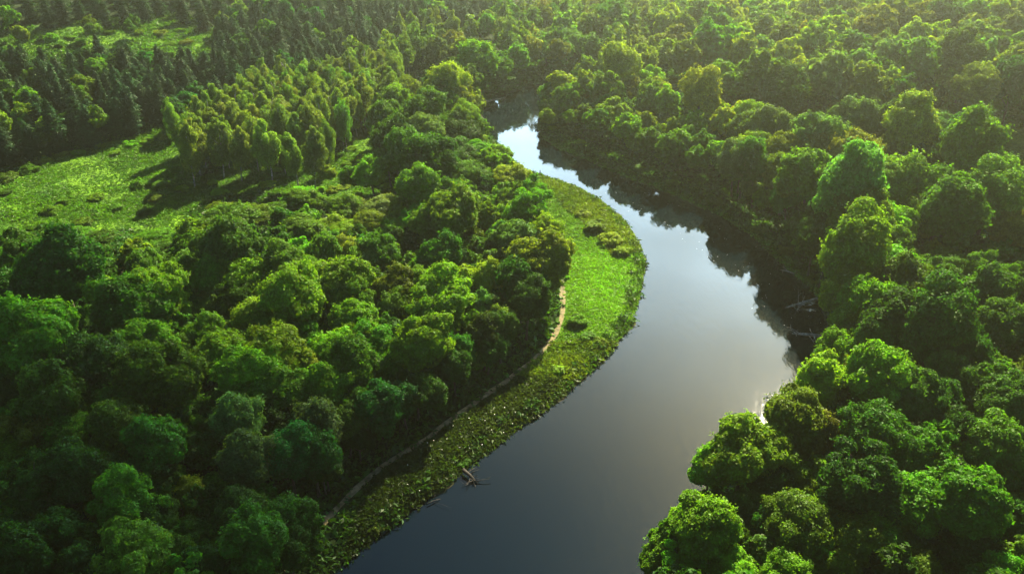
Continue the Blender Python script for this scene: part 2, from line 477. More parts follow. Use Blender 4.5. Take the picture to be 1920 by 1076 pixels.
# ------------------------------------------------------------------ trees read off the photo: crown centre (px, py), crown width in px, tone, optional form
CROWNS = """
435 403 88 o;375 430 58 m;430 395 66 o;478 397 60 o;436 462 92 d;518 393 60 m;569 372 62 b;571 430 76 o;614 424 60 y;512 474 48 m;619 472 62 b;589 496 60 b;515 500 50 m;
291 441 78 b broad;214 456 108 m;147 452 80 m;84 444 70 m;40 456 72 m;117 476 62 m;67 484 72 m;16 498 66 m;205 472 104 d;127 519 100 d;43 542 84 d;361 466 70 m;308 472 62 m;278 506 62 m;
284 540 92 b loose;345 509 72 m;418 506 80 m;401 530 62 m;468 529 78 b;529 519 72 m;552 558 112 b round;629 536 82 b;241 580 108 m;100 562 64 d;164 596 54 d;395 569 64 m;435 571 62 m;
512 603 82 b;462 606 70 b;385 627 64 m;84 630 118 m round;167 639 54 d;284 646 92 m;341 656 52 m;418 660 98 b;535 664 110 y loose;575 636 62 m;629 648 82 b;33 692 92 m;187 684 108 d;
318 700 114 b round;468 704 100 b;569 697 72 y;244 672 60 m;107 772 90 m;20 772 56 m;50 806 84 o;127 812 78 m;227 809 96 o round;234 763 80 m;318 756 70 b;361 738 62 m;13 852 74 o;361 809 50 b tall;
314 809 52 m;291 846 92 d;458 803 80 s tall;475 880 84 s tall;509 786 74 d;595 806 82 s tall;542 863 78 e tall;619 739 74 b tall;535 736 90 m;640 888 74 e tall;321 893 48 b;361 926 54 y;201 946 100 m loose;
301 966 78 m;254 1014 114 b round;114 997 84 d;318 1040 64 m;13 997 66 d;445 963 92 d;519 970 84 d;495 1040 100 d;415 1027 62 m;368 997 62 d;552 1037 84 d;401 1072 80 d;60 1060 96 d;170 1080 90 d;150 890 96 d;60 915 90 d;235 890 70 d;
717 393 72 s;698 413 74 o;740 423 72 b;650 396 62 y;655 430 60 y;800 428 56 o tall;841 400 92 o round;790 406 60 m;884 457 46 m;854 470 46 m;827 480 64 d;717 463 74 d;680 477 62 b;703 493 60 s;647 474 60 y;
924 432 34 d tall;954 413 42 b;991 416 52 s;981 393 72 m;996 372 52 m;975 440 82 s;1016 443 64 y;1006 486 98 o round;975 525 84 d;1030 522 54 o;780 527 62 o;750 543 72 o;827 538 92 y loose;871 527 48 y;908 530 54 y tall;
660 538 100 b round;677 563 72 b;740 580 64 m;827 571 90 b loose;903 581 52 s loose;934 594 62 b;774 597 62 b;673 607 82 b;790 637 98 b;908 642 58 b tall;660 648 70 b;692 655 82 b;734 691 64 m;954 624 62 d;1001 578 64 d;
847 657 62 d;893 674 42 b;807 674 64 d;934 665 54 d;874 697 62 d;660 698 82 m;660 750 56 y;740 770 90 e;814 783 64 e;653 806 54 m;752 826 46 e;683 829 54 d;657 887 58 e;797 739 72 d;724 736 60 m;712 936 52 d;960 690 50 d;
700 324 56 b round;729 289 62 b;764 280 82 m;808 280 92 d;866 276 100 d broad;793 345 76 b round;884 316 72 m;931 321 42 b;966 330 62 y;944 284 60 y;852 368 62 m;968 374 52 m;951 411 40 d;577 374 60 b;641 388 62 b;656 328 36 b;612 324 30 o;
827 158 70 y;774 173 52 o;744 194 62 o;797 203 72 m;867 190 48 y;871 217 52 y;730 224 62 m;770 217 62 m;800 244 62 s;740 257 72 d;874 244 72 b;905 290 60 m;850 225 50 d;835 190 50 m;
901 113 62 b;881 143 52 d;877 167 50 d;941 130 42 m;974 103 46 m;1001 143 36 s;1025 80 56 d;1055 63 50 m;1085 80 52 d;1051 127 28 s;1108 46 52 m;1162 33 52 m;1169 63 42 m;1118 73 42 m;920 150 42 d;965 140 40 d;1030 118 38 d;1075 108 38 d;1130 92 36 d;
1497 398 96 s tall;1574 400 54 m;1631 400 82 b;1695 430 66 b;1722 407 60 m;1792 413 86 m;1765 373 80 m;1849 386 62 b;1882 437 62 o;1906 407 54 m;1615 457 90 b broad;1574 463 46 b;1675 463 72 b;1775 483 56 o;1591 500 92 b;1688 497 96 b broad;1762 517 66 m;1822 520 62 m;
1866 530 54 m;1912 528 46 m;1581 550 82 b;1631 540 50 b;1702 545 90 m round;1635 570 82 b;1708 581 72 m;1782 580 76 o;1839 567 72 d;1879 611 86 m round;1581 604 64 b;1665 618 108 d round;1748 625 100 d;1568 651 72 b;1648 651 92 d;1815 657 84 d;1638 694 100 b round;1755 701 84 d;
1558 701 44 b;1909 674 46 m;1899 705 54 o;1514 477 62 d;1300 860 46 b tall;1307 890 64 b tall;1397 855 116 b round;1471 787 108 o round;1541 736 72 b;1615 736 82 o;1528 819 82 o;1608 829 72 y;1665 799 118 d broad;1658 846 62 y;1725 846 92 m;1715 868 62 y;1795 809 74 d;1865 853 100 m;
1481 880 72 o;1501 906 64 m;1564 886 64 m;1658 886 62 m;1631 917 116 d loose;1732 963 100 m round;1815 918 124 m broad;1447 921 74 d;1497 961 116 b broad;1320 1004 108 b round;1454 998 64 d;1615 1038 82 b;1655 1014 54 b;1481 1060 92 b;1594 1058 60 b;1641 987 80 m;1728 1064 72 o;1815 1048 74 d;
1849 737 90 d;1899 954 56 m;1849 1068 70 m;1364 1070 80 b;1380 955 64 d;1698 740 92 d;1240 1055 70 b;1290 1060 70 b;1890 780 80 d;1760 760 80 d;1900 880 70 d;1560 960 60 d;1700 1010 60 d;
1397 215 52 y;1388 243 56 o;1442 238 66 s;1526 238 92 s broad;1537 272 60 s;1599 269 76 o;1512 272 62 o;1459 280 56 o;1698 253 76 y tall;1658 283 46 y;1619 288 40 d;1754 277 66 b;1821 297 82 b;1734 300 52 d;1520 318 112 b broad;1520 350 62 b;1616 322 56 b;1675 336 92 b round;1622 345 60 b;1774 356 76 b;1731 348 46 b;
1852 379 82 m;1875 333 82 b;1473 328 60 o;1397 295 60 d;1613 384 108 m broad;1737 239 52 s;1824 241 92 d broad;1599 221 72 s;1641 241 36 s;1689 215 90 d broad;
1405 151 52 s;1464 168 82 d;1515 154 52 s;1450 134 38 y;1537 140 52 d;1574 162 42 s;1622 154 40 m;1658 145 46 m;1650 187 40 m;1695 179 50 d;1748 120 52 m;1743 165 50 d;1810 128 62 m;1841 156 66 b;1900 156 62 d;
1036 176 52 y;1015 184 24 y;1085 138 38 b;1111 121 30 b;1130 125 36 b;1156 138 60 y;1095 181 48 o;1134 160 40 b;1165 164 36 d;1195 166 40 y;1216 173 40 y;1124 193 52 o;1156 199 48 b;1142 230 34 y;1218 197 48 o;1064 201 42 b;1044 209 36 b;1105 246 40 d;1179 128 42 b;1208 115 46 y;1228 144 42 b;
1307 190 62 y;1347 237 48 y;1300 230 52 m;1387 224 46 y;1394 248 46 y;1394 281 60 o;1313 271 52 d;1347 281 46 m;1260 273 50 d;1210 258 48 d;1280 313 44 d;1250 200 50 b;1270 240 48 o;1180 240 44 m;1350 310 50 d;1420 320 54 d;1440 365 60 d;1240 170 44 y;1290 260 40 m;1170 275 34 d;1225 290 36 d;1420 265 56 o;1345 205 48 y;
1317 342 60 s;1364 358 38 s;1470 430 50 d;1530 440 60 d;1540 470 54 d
"""
BIRCHES = """
332 246 22;353 287 30;369 216 27;394 216 40;375 250 32;406 256 38;422 204 36;443 205 28;463 190 36;447 242 26;475 230 32;488 184 28;498 208 32;520 204 36;551 210 32;576 194 28;596 188 28;606 231 30;637 184 32;639 215 28;645 236 24;
551 288 32;584 288 32;531 292 18;614 280 22;443 279 30;500 266 38;567 245 24;592 246 20;515 161 28;532 151 26;569 144 32;592 138 30;632 134 32;660 114 30;673 138 38;717 128 48;734 144 40;690 161 34;650 190 34;680 174 34;747 71 18;804 47 24;822 54 18;847 41 26;770 44 26;764 91 24;
545 250 30;530 240 32;475 262 30;420 255 30;615 200 28;560 175 30;540 185 26;700 145 34;665 205 26;620 160 30;590 215 26;640 155 28
"""


def parse(s):
    out = []
    for e in s.replace('\n', '').split(';'):
        e = e.split()
        if e: out.append(e)
    return out


def fix_land(x, y, need):
    """walk a base that would stand in the river up to the bank"""
    for _ in range(40):
        d = float(sdf_water([x], [y])[0])
        if d >= need: break
        e = .5
        gx_ = float(sdf_water([x + e], [y])[0]) - float(sdf_water([x - e], [y])[0])
        gy_ = float(sdf_water([x], [y + e])[0]) - float(sdf_water([x], [y - e])[0])
        n = math.hypot(gx_, gy_) + 1e-6
        st = min(2.0, need - d + .3)
        x += gx_ / n * st; y += gy_ / n * st
    return x, y


# ------------------------------------------------------------------ sandy path
pp = [(1045, 470), (1053, 520), (1055, 555), (1056, 585), (1050, 610), (1036, 637), (1015, 662), (985, 690), (950, 716), (915, 740), (880, 764), (845, 790), (800, 822), (755, 850), (715, 878), (680, 905), (640, 945), (600, 985), (565, 1020), (530, 1070)]
PW = np.array([cast(a, b_, .05)[0][:2] for a, b_ in pp])
tt = np.linspace(0, len(PW) - 1, 220)
cx = np.interp(tt, range(len(PW)), PW[:, 0]); cy = np.interp(tt, range(len(PW)), PW[:, 1])
for _ in range(30):
    cx[1:-1] = (cx[:-2] + cx[1:-1] * 2 + cx[2:]) / 4; cy[1:-1] = (cy[:-2] + cy[1:-1] * 2 + cy[2:]) / 4
dx = np.gradient(cx); dy = np.gradient(cy); ln = np.hypot(dx, dy); nxv, nyv = -dy / ln, dx / ln


def path_dist(x, y):
    x = np.atleast_1d(x); y = np.atleast_1d(y)
    return np.sqrt(np.min((x[:, None] - cx[None, ::3]) ** 2 + (y[:, None] - cy[None, ::3]) ** 2, axis=1))


def off_path(x, y, R):
    """keep a tree on the wooded side of the path, its crown clear of the trodden line"""
    i = int(np.argmin((cx - x) ** 2 + (cy - y) ** 2))
    if i < 8 or i > len(cx) - 30: return x, y
    s_ = (x - cx[i]) * nxv[i] + (y - cy[i]) * nyv[i]
    if abs(s_) < 14 and s_ > -(1.5 + .75 * R):
        k = s_ + 1.5 + .75 * R
        x -= nxv[i] * k; y -= nyv[i] * k
    return x, y


trees = []     # dicts: x, y, R, px, py, w, tone, form
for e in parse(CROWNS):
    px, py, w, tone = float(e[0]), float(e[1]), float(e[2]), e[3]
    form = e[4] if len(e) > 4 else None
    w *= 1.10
    if 1000 < px < 1420 and py < 330: tone = {'d': 'm', 'm': 'b'}.get(tone, tone)  # sunlight on the bank tip crowns painted in as brighter leaf tones
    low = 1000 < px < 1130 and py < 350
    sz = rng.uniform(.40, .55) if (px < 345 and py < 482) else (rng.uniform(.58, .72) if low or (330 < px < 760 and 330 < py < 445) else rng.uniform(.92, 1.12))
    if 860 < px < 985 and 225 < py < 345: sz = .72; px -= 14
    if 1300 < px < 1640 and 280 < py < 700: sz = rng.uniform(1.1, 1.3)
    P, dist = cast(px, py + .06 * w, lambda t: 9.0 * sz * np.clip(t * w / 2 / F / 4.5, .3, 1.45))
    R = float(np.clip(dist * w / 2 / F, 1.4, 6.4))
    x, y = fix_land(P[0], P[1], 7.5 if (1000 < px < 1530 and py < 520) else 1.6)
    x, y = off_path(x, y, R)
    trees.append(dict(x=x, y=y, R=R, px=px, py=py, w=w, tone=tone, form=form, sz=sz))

birches = []
for e in parse(BIRCHES):
    px, py, w = map(float, e[:3])
    P, dist = cast(px, py, lambda t: 10.5 * np.clip(t * w * 1.15 / 2 / F / 2.9, .5, 1.3))
    birches.append(dict(x=P[0], y=P[1], R=float(np.clip(dist * w * 1.15 / 2 / F, 1.3, 3.3)), px=px, py=py, w=w))

BIRCH_GROVE = [(340, 250), (420, 190), (500, 150), (600, 140), (700, 115), (745, 110), (750, 150), (690, 195), (640, 235), (600, 252), (560, 250), (440, 255), (360, 268)]
# ---- gaps of the woods: poisson fill, crown centre tested against photo zones
Z_LEFT = [(-140, 495), (60, 485), (330, 468), (360, 435), (450, 402), (520, 405), (600, 412), (660, 422), (735, 400), (752, 345), (715, 300), (690, 262), (720, 222), (760, 190), (805, 160), (845, 142),
          (865, 178), (888, 222), (915, 272), (945, 302), (968, 342), (1005, 385), (1022, 440), (1040, 490), (1030, 560), (1000, 625), (950, 690), (880, 740), (815, 790), (760, 830), (700, 885), (640, 960), (560, 1040), (500, 1150), (-140, 1150)]
Z_FAR = [(850, 140), (850, 95), (760, 105), (700, 125), (640, 120), (720, 80), (860, 50), (980, 10), (1100, -40), (1400, -60), (1350, 5), (1250, 82), (1172, 120), (1110, 128), (1075, 142), (1005, 160), (930, 182), (890, 195)]
Z_RIGHT = [(1022, 178), (1060, 148), (1110, 120), (1180, 118), (1220, 135), (1280, 170), (1340, 205), (1400, 222), (1480, 228), (1560, 238), (1640, 240), (1700, 250), (1760, 262), (1850, 305), (2060, 360), (2060, 1180), (1200, 1180),
           (1205, 1050), (1250, 985), (1300, 870), (1380, 808), (1450, 780), (1510, 755), (1565, 725), (1570, 640), (1565, 560), (1545, 505), (1505, 445), (1455, 395), (1385, 360), (1300, 330), (1220, 305), (1130, 275), (1050, 243), (1018, 212)]
Z_HILL = [(1190, 92), (1262, 62), (1345, 22), (1410, -60), (2080, -60), (2080, 190), (1900, 182), (1780, 178), (1650, 178), (1560, 185), (1470, 186), (1400, 178), (1330, 152), (1260, 124)]
Z_CON = [(-120, 340), (-120, 96), (60, 100), (160, 92), (280, 92), (370, 95), (420, 60), (400, 20), (600, -60), (960, -60), (960, -5), (860, 40), (760, 90), (640, 112), (560, 135), (480, 145), (400, 180), (330, 200), (240, 238), (120, 262), (40, 300)]
Z_BACK = [(-120, 62), (-120, -60), (620, -60), (400, 5), (330, 28), (230, 38), (60, 52)]


class Poisson:
    def __init__(s, cell): s.c = cell; s.g = {}

    def near(s, x, y, rad):
        k = int(math.ceil(rad / s.c)); i0 = int(x // s.c); j0 = int(y // s.c)
        for i in range(i0 - k, i0 + k + 1):
            for j in range(j0 - k, j0 + k + 1):
                for (a, b, r) in s.g.get((i, j), ()):
                    if (a - x) ** 2 + (b - y) ** 2 < (rad if r is None else min(rad, r)) ** 2: return True
        return False

    def add(s, x, y, r=None): s.g.setdefault((int(x // s.c), int(y // s.c)), []).append((x, y, r))


occ = Poisson(4.0)
for t in trees: occ.add(t['x'], t['y'], t['R'] * .95)
for t in birches: occ.add(t['x'], t['y'], 3.2)


def fill(zone, lift, spacing, n, xr, yr, water=2.0):
    out = []
    X = rng.uniform(*xr, n); Y = rng.uniform(*yr, n)
    Z = ground(X, Y)
    px, py, dep = project(np.c_[X, Y, Z + lift])
    ok = in_poly(px, py, zone)
    X, Y, px, py, dep = X[ok], Y[ok], px[ok], py[ok], dep[ok]
    if not len(X): return out
    ba, bb, _ = project(np.c_[X, Y, ground(X, Y)]); ta_, tb, _ = project(np.c_[X, Y, ground(X, Y) + lift * 1.25])
    free = ~(in_poly(ba, bb, RIGHT_STRIP))
    free &= ~in_poly(ba, bb, POINT)
    for pl in (MEADOW, CLEARING, FIELD): free &= ~(in_poly(ba, bb, pl) | in_poly(ta_, tb, pl))
    X, Y, px, py, dep = X[free], Y[free], px[free], py[free], dep[free]
    if not len(X): return out
    sd = sdf_water(X, Y)
    pd = path_dist(X, Y)
    for x, y, a, b, dd, s, p_ in zip(X, Y, px, py, dep, sd, pd):
        if s < water or p_ < 5 or occ.near(x, y, spacing): continue
        occ.add(x, y)
        out.append((x, y, a, b, dd))
    return out


for x, y, a, b, dd in fill(BIRCH_GROVE, 10, 4.4, 14000, (-170, -10), (200, 400), 3):
    birches.append(dict(x=x, y=y, R=rng.uniform(2.3, 3.1), px=a, py=b, w=5.2 * F / dd))
mass = []      # (x, y, R, tone, kind)
for x, y, a, b, dd in fill(Z_LEFT, 6, 4.6, 30000, (-190, 60), (20, 330)) + fill(Z_RIGHT, 6, 4.6, 30000, (0, 260), (20, 330)):
    mass.append((x, y, rng.uniform(2.2, 3.3), rng.choice(list('mmddbo'), p=[.3, .1, .25, .15, .15, .05]), 'broad'))
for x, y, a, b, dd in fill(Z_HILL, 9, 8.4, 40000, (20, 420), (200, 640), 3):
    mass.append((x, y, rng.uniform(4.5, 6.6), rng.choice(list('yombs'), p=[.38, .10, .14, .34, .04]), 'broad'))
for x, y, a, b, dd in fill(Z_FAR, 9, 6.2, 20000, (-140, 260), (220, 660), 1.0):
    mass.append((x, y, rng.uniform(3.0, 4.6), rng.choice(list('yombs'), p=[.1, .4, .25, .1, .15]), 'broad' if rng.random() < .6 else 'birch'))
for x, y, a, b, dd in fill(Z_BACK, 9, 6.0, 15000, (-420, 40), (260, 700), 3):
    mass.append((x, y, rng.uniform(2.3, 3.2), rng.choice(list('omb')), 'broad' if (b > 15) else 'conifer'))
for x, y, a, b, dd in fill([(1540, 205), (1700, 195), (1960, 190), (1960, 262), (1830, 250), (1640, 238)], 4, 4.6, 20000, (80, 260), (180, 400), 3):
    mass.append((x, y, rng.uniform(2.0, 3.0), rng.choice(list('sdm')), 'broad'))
conifers = []
for x, y, a, b, dd in fill(Z_CON, 9, 3.3, 26000, (-330, 60), (200, 700), 3):
    if rng.random() < .12 + .35 * (vnoise(np.array([x * .03]), np.array([y * .03]))[0] > .68):
        trees.append(dict(x=x, y=y, R=rng.uniform(2.8, 4.0), px=a, py=b, w=7 * F / dd, tone=rng.choice(list('mdbe')), form=None, sz=1.0))
    else:
        conifers.append(dict(x=x, y=y, R=rng.uniform(2.3, 4.1), px=a, py=b, w=6 * F / dd))
# trees beyond the sides of the frame and behind the ridge, so that the woods go on
for x, y, a, b, dd in fill([(-900, -60), (2900, -60), (2900, 1300), (-900, 1300)], 9, 9.5, 9000, (-400, 500), (60, 700), 4):
    if -40 < a < 1960 and -10 < b < 1080: continue
    if in_poly([a], [b + 25], MEADOW)[0] or (a < -40 and 280 < b < 470): continue
    mass.append((x, y, rng.uniform(3.4, 5.0), rng.choice(list('mdob')), 'broad'))

for x, y, a, b, dd in fill([(-900, 250), (2900, 180), (2900, 2200), (-900, 2200)], 9, 5.6, 60000, (-230, 270), (25, 330), 3):
    if -40 < a < 1960 and b < 1120: continue
    if a < -40 and 280 < b < 470: continue
    mass.append((x, y, rng.uniform(3.0, 4.6), rng.choice(list('mdob')), 'broad'))

# ------------------------------------------------------------------ labels: each names its look and the nearest thing to go by
ANCH_WOOD = [
    (25, 450, 'at the meadow edge by the left border'), (110, 455, 'below the hummocky left meadow'), (215, 460, 'where the left wood meets the meadow'), (300, 450, 'at the meadow corner beside the dark hollow'),
    (390, 410, 'on the dome nearest the open meadow'), (480, 395, 'in front of the shaded birch meadow'), (570, 390, 'below the small birch clump'), (640, 395, 'below the lone round meadow tree'),
    (50, 530, 'in the dark hollow by the left border'), (140, 560, 'beside the black gap in the left wood'), (250, 560, 'right of the black gap in the left wood'), (350, 490, 'behind the speckled crown'), (400, 560, 'inside the left wood above its centre'),
    (490, 510, 'in the lit row below the domes'), (540, 570, 'around the broad lit crown mid left'), (620, 500, 'mid left wood under the lone tree'), (60, 640, 'by the left border at half height'), (180, 660, 'in the shaded left wood at half height'), (300, 650, 'above the fanned bright crown'),
    (330, 715, 'around the fanned bright crown'), (420, 650, 'left of the tallest pale crown'), (530, 660, 'around the tallest pale crown'), (480, 715, 'below the tallest pale crown'), (610, 660, 'left of the centre hollow'),
    (40, 790, 'by the left border in the lower third'), (140, 790, 'in the olive row lower left'), (240, 790, 'around the big olive crown lower left'), (340, 790, 'below the fanned bright crown'), (460, 820, 'among the weeping crowns lower left'), (580, 800, 'beside the weeping crowns lower left'),
    (40, 920, 'in the dark lower left corner'), (160, 930, 'at the dark bottom left edge'), (260, 960, 'around the sunlit round crown bottom left'), (350, 920, 'by the bare pale branch'), (470, 960, 'below the weeping crowns'), (530, 1030, 'at the bottom beside the mud bank'), (320, 1040, 'on the bottom edge lower left'),
    (660, 470, 'in the middle of the left wood'), (720, 410, 'below the lone tree at the wood edge'), (800, 410, 'behind the centre hollow'), (850, 470, 'in the shaded centre hollow'), (700, 500, 'left of the centre hollow top'), (770, 530, 'on the pale ridge before the hollow'), (850, 540, 'on the pale ridge centre'),
    (920, 530, 'on the pale ridge by the oak'), (680, 600, 'under the pale ridge left end'), (760, 620, 'under the pale ridge middle'), (850, 620, 'under the pale ridge near the path'), (920, 640, 'above the sandy path bend'), (880, 700, 'beside the sandy path'), (950, 600, 'under the massive olive crown'), (1010, 500, 'on the bright grass edge'),
    (1000, 560, 'where the sandy path leaves the wood'), (970, 425, 'on the wood edge by the shrubby point'), (985, 385, 'at the top of the grassy point'), (670, 740, 'lower middle of the left wood'), (750, 750, 'behind the lower path'), (820, 780, 'where the sandy path goes dark'), (670, 830, 'by the shaded lower path'), (680, 910, 'at the foot of the shaded bank'),
    (700, 320, 'standing alone at the wood edge'), (760, 280, 'on the river neck left side'), (860, 270, 'on the dark front of the river neck'), (800, 345, 'standing before the river neck wood'), (890, 320, 'before the river neck facing the hollow'), (960, 290, 'overhanging the shining river bend'), (965, 330, 'at the upper tip of the point'), (770, 210, 'on the ridge of the river neck'),
    (830, 165, 'at the back of the river neck'), (870, 205, 'beside the inner river bend'), (900, 120, 'on the far bank above the bend'), (890, 160, 'by the fallen pale tree'), (960, 115, 'on the far bank over brown water'), (1020, 125, 'low over the far water'), (1060, 75, 'on the ridge above the far bank'), (1140, 60, 'far upstream on the far bank'),
    (1030, 180, 'at the right bank tip'), (1090, 140, 'on the crest of the right bank tip'), (1160, 145, 'along the crest behind the tip'), (1060, 205, 'low at the right bank tip'), (1140, 200, 'on the bank face past the tip'), (1220, 170, 'on the upper right bank crest'), (1190, 260, 'above the green bank strip'), (1280, 240, 'on the upper right bank slope'),
    (1320, 195, 'on the crest before the hazy valley'), (1380, 230, 'at the golden group on the crest'), (1300, 320, 'low above the green bank strip'), (1390, 290, 'under the golden group'), (1450, 250, 'beside the frosted crest crowns'), (1530, 245, 'on the frosted crest'), (1440, 370, 'left of the big pale willow'), (1500, 400, 'around the big pale willow'),
    (1500, 320, 'around the broad layered crown'), (1600, 280, 'on the crest before the hollow'), (1700, 255, 'around the golden tall crest tree'), (1660, 330, 'in the row below the golden tree'), (1760, 290, 'on the crest right of the golden tree'), (1850, 300, 'facing the small right field'), (1760, 370, 'upper right wood below the crest'), (1870, 390, 'upper right wood by the border'),
    (1600, 390, 'right of the big pale willow'), (1600, 460, 'above the first fallen log'), (1690, 430, 'middle of the upper right wood'), (1790, 420, 'right wood under the crest'), (1880, 450, 'right border above half height'), (1530, 470, 'on the shaded bank by the log'), (1590, 530, 'beside the first fallen log'), (1690, 510, 'in the lit layers of the right wood'),
    (1780, 520, 'behind the round right wood dome'), (1880, 530, 'right border at half height'), (1700, 570, 'on the round right wood dome'), (1600, 610, 'over the second fallen log'), (1680, 630, 'on the dark side of the dome'), (1790, 630, 'in the black hollow of the right wood'), (1880, 620, 'by the right border at the round crown'), (1570, 670, 'on the bank below the second log'),
    (1640, 700, 'around the leafy dome above the cove'), (1770, 710, 'right wood below the black hollow'), (1890, 720, 'right border below the round crown'), (1550, 740, 'at the cove in the right bank'), (1640, 750, 'behind the flat dark crown'), (1480, 790, 'on the olive headland over the water'), (1550, 820, 'behind the olive headland'), (1670, 810, 'around the flat dark crown'),
    (1800, 800, 'right wood behind the flat crown'), (1400, 860, 'on the bright headland edge'), (1310, 880, 'at the water edge lower right'), (1480, 900, 'below the olive headland'), (1600, 860, 'before the flat dark crown'), (1690, 870, 'lower right wood middle'), (1860, 860, 'lower right wood by the border'), (1620, 920, 'around the dark loose crown lower right'),
    (1500, 960, 'around the layered bright crown lower right'), (1730, 960, 'around the rounded lower right dome'), (1840, 930, 'beside the broad lower right dome'), (1330, 1000, 'at the bottom by the water'), (1260, 1060, 'at the bottom corner of the water'), (1460, 1030, 'on the bottom edge right of the water'), (1620, 1030, 'on the bottom edge lower right'), (1800, 1050, 'at the bottom right corner'),
    (1430, 150, 'at the foot of the hazy hill'), (1530, 150, 'at the foot of the hazy hill middle'), (1640, 155, 'on the hazy hill foot right'), (1750, 140, 'on the shaded foot of the hill'), (1860, 150, 'at the hill foot by the border'), (1620, 225, 'in the grey hollow before the hill'), (1700, 220, 'in the hollow below the shaded hill'), (1820, 245, 'in the hollow by the small field'),
    (60, 190, 'among the conifers by the left border'), (200, 180, 'among the dark hillside conifers'), (320, 150, 'among conifers below the clearing'), (450, 110, 'among conifers right of the clearing'), (600, 70, 'among conifers above the birches'), (750, 30, 'among the topmost conifers'), (30, 280, 'at the conifer foot beside the meadow'),
]
ANCH_CON = [
    (10, 130, 'in the top row by the left border'), (60, 180, 'on the dark slope by the left border'), (20, 240, 'low on the slope at the left border'), (30, 300, 'at the meadow tip by the left border'), (110, 120, 'below the left end of the clearing'), (120, 170, 'under the lit left slope'), (110, 230, 'at the slope foot above the meadow'), (170, 200, 'left of the spreading dark pine'), (190, 110, 'below the narrow part of the clearing'), (180, 150, 'mid slope under the clearing'),
    (230, 230, 'at the slope foot above the meadow corner'), (260, 190, 'around the spreading dark pine'), (240, 140, 'mid slope left of centre'), (280, 105, 'against the lower edge of the clearing'), (310, 150, 'mid slope below the lit clearing'), (310, 195, 'low slope by the first birches'), (370, 110, 'at the right end of the clearing'), (370, 150, 'mid slope behind the birches'), (380, 180, 'just behind the first birches'), (430, 80, 'above the clearing corner'), (430, 125, 'on the shaded slope behind the grove'), (450, 155, 'behind the birch grove top'),
    (490, 60, 'on the upper slope mid left'), (500, 110, 'on the dark wall behind the grove'), (560, 40, 'on the hazy upper slope'), (560, 90, 'above the grove on the dark wall'), (560, 125, 'directly over the tallest birches'), (620, 30, 'on the upper slope left of top centre'), (630, 70, 'mid slope over the grove end'), (630, 105, 'above the grove upper end'), (690, 25, 'on the hazy top slope'), (700, 70, 'over the pale birch ridge'), (480, 25, 'near the top edge mid left'), (760, 30, 'near the top edge above the ridge'), (760, 70, 'by the lone slim birches'), (830, 15, 'at the top edge by the slim birches'), (880, 15, 'at the top edge near centre'), (560, 5, 'on the top edge mid left'), (680, 0, 'on the top edge left of centre'), (800, -5, 'on the top edge just left of centre'),
]
ANCH_BIRCH = [
    (345, 260, 'at the left end of the grove'), (385, 225, 'at the back of the grove left end'), (420, 250, 'at the grove front above leaning stems'), (440, 215, 'in the left half of the grove'), (480, 190, 'on the back row of the grove'), (490, 240, 'over the dead leaning stem'), (530, 215, 'in the middle of the grove'), (550, 285, 'in the small clump before the grove'), (590, 285, 'at the right of the small clump'), (530, 160, 'on the grove back before the conifers'), (580, 150, 'on the grove back row middle'),
    (580, 195, 'in the right half of the grove'), (570, 245, 'at the grove front right'), (610, 225, 'near the grove right front corner'), (640, 200, 'at the right end of the grove'), (640, 140, 'where the grove joins the ridge'), (680, 160, 'behind the river neck wood'), (700, 130, 'on the pale ridge above the neck'), (740, 140, 'at the pale ridge right end'), (770, 70, 'standing slim before the conifers'), (830, 45, 'in the slim pair near the top edge'),
]
ORD = ['leftmost', 'second from left', 'third from left', 'fourth from left', 'fifth from left', 'sixth from left', 'seventh from left', 'eighth from left', 'ninth from left', 'tenth from left']


def write_labels(items, anchors, kind, look):
    """look(t) gives the adjectives; things that share look and place get their order from the left"""
    cells = {}
    for t in items:
        a = min(anchors, key=lambda q: (q[0] - t['px']) ** 2 + (1.3 * (q[1] - t['py'])) ** 2)
        cells.setdefault((look(t), a[2]), []).append(t)
    for (lk, place), ts in cells.items():
        ts.sort(key=lambda t: t['px'])
        for i, t in enumerate(ts):
            t['label'] = f"{lk} {kind} {place}" + ('' if len(ts) == 1 else ', ' + (ORD[i] if len(ts) < 11 else f'number {i + 1}'))


def size_word(t):
    return 'large ' if t['w'] > 100 else ('small ' if t['w'] < 52 and t['py'] > 300 else '')


FORM_WORD = {'round': 'round', 'broad': 'broad', 'tall': 'tall', 'loose': 'loose'}
for t in trees:
    f = t['form']
    if not f:
        f = rng.choice(['round', 'round', 'broad', 'tall', 'loose'], p=[.3, .25, .2, .12, .13])
        t['form'] = f
    t['variant'] = int(rng.choice([i for i, q in enumerate(FORMS) if q == f]))

trees.sort(key=lambda t: -t['w'])
single = [t for t in trees if t['py'] < 1085][:296]
ids = set(map(id, single))
for t in trees:
    if id(t) not in ids:
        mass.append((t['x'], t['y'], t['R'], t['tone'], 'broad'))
write_labels(single, ANCH_WOOD, 'tree', lambda t: f"{size_word(t)}{TONES[t['tone']][0]} {FORM_WORD[t['form']]}-crowned")


def tree_object(name, label, cat, group, x, y, crown, trunk, crown_name, color, s, sz, rz):
    root = link(name, None, None, None, label, cat, group)
    root.empty_display_size = 1
    root.location = (x, y, float(ground(x, y)) - .1)
    root.rotation_euler = (rng.normal() * .05, rng.normal() * .05, rz)
    k = rng.uniform(.88, 1.14)
    root.scale = (s * k, s / k, s * sz)
    c = link(crown_name, crown, root)
    c.color = (*color, 1)
    link('trunk', trunk, root)
    return root


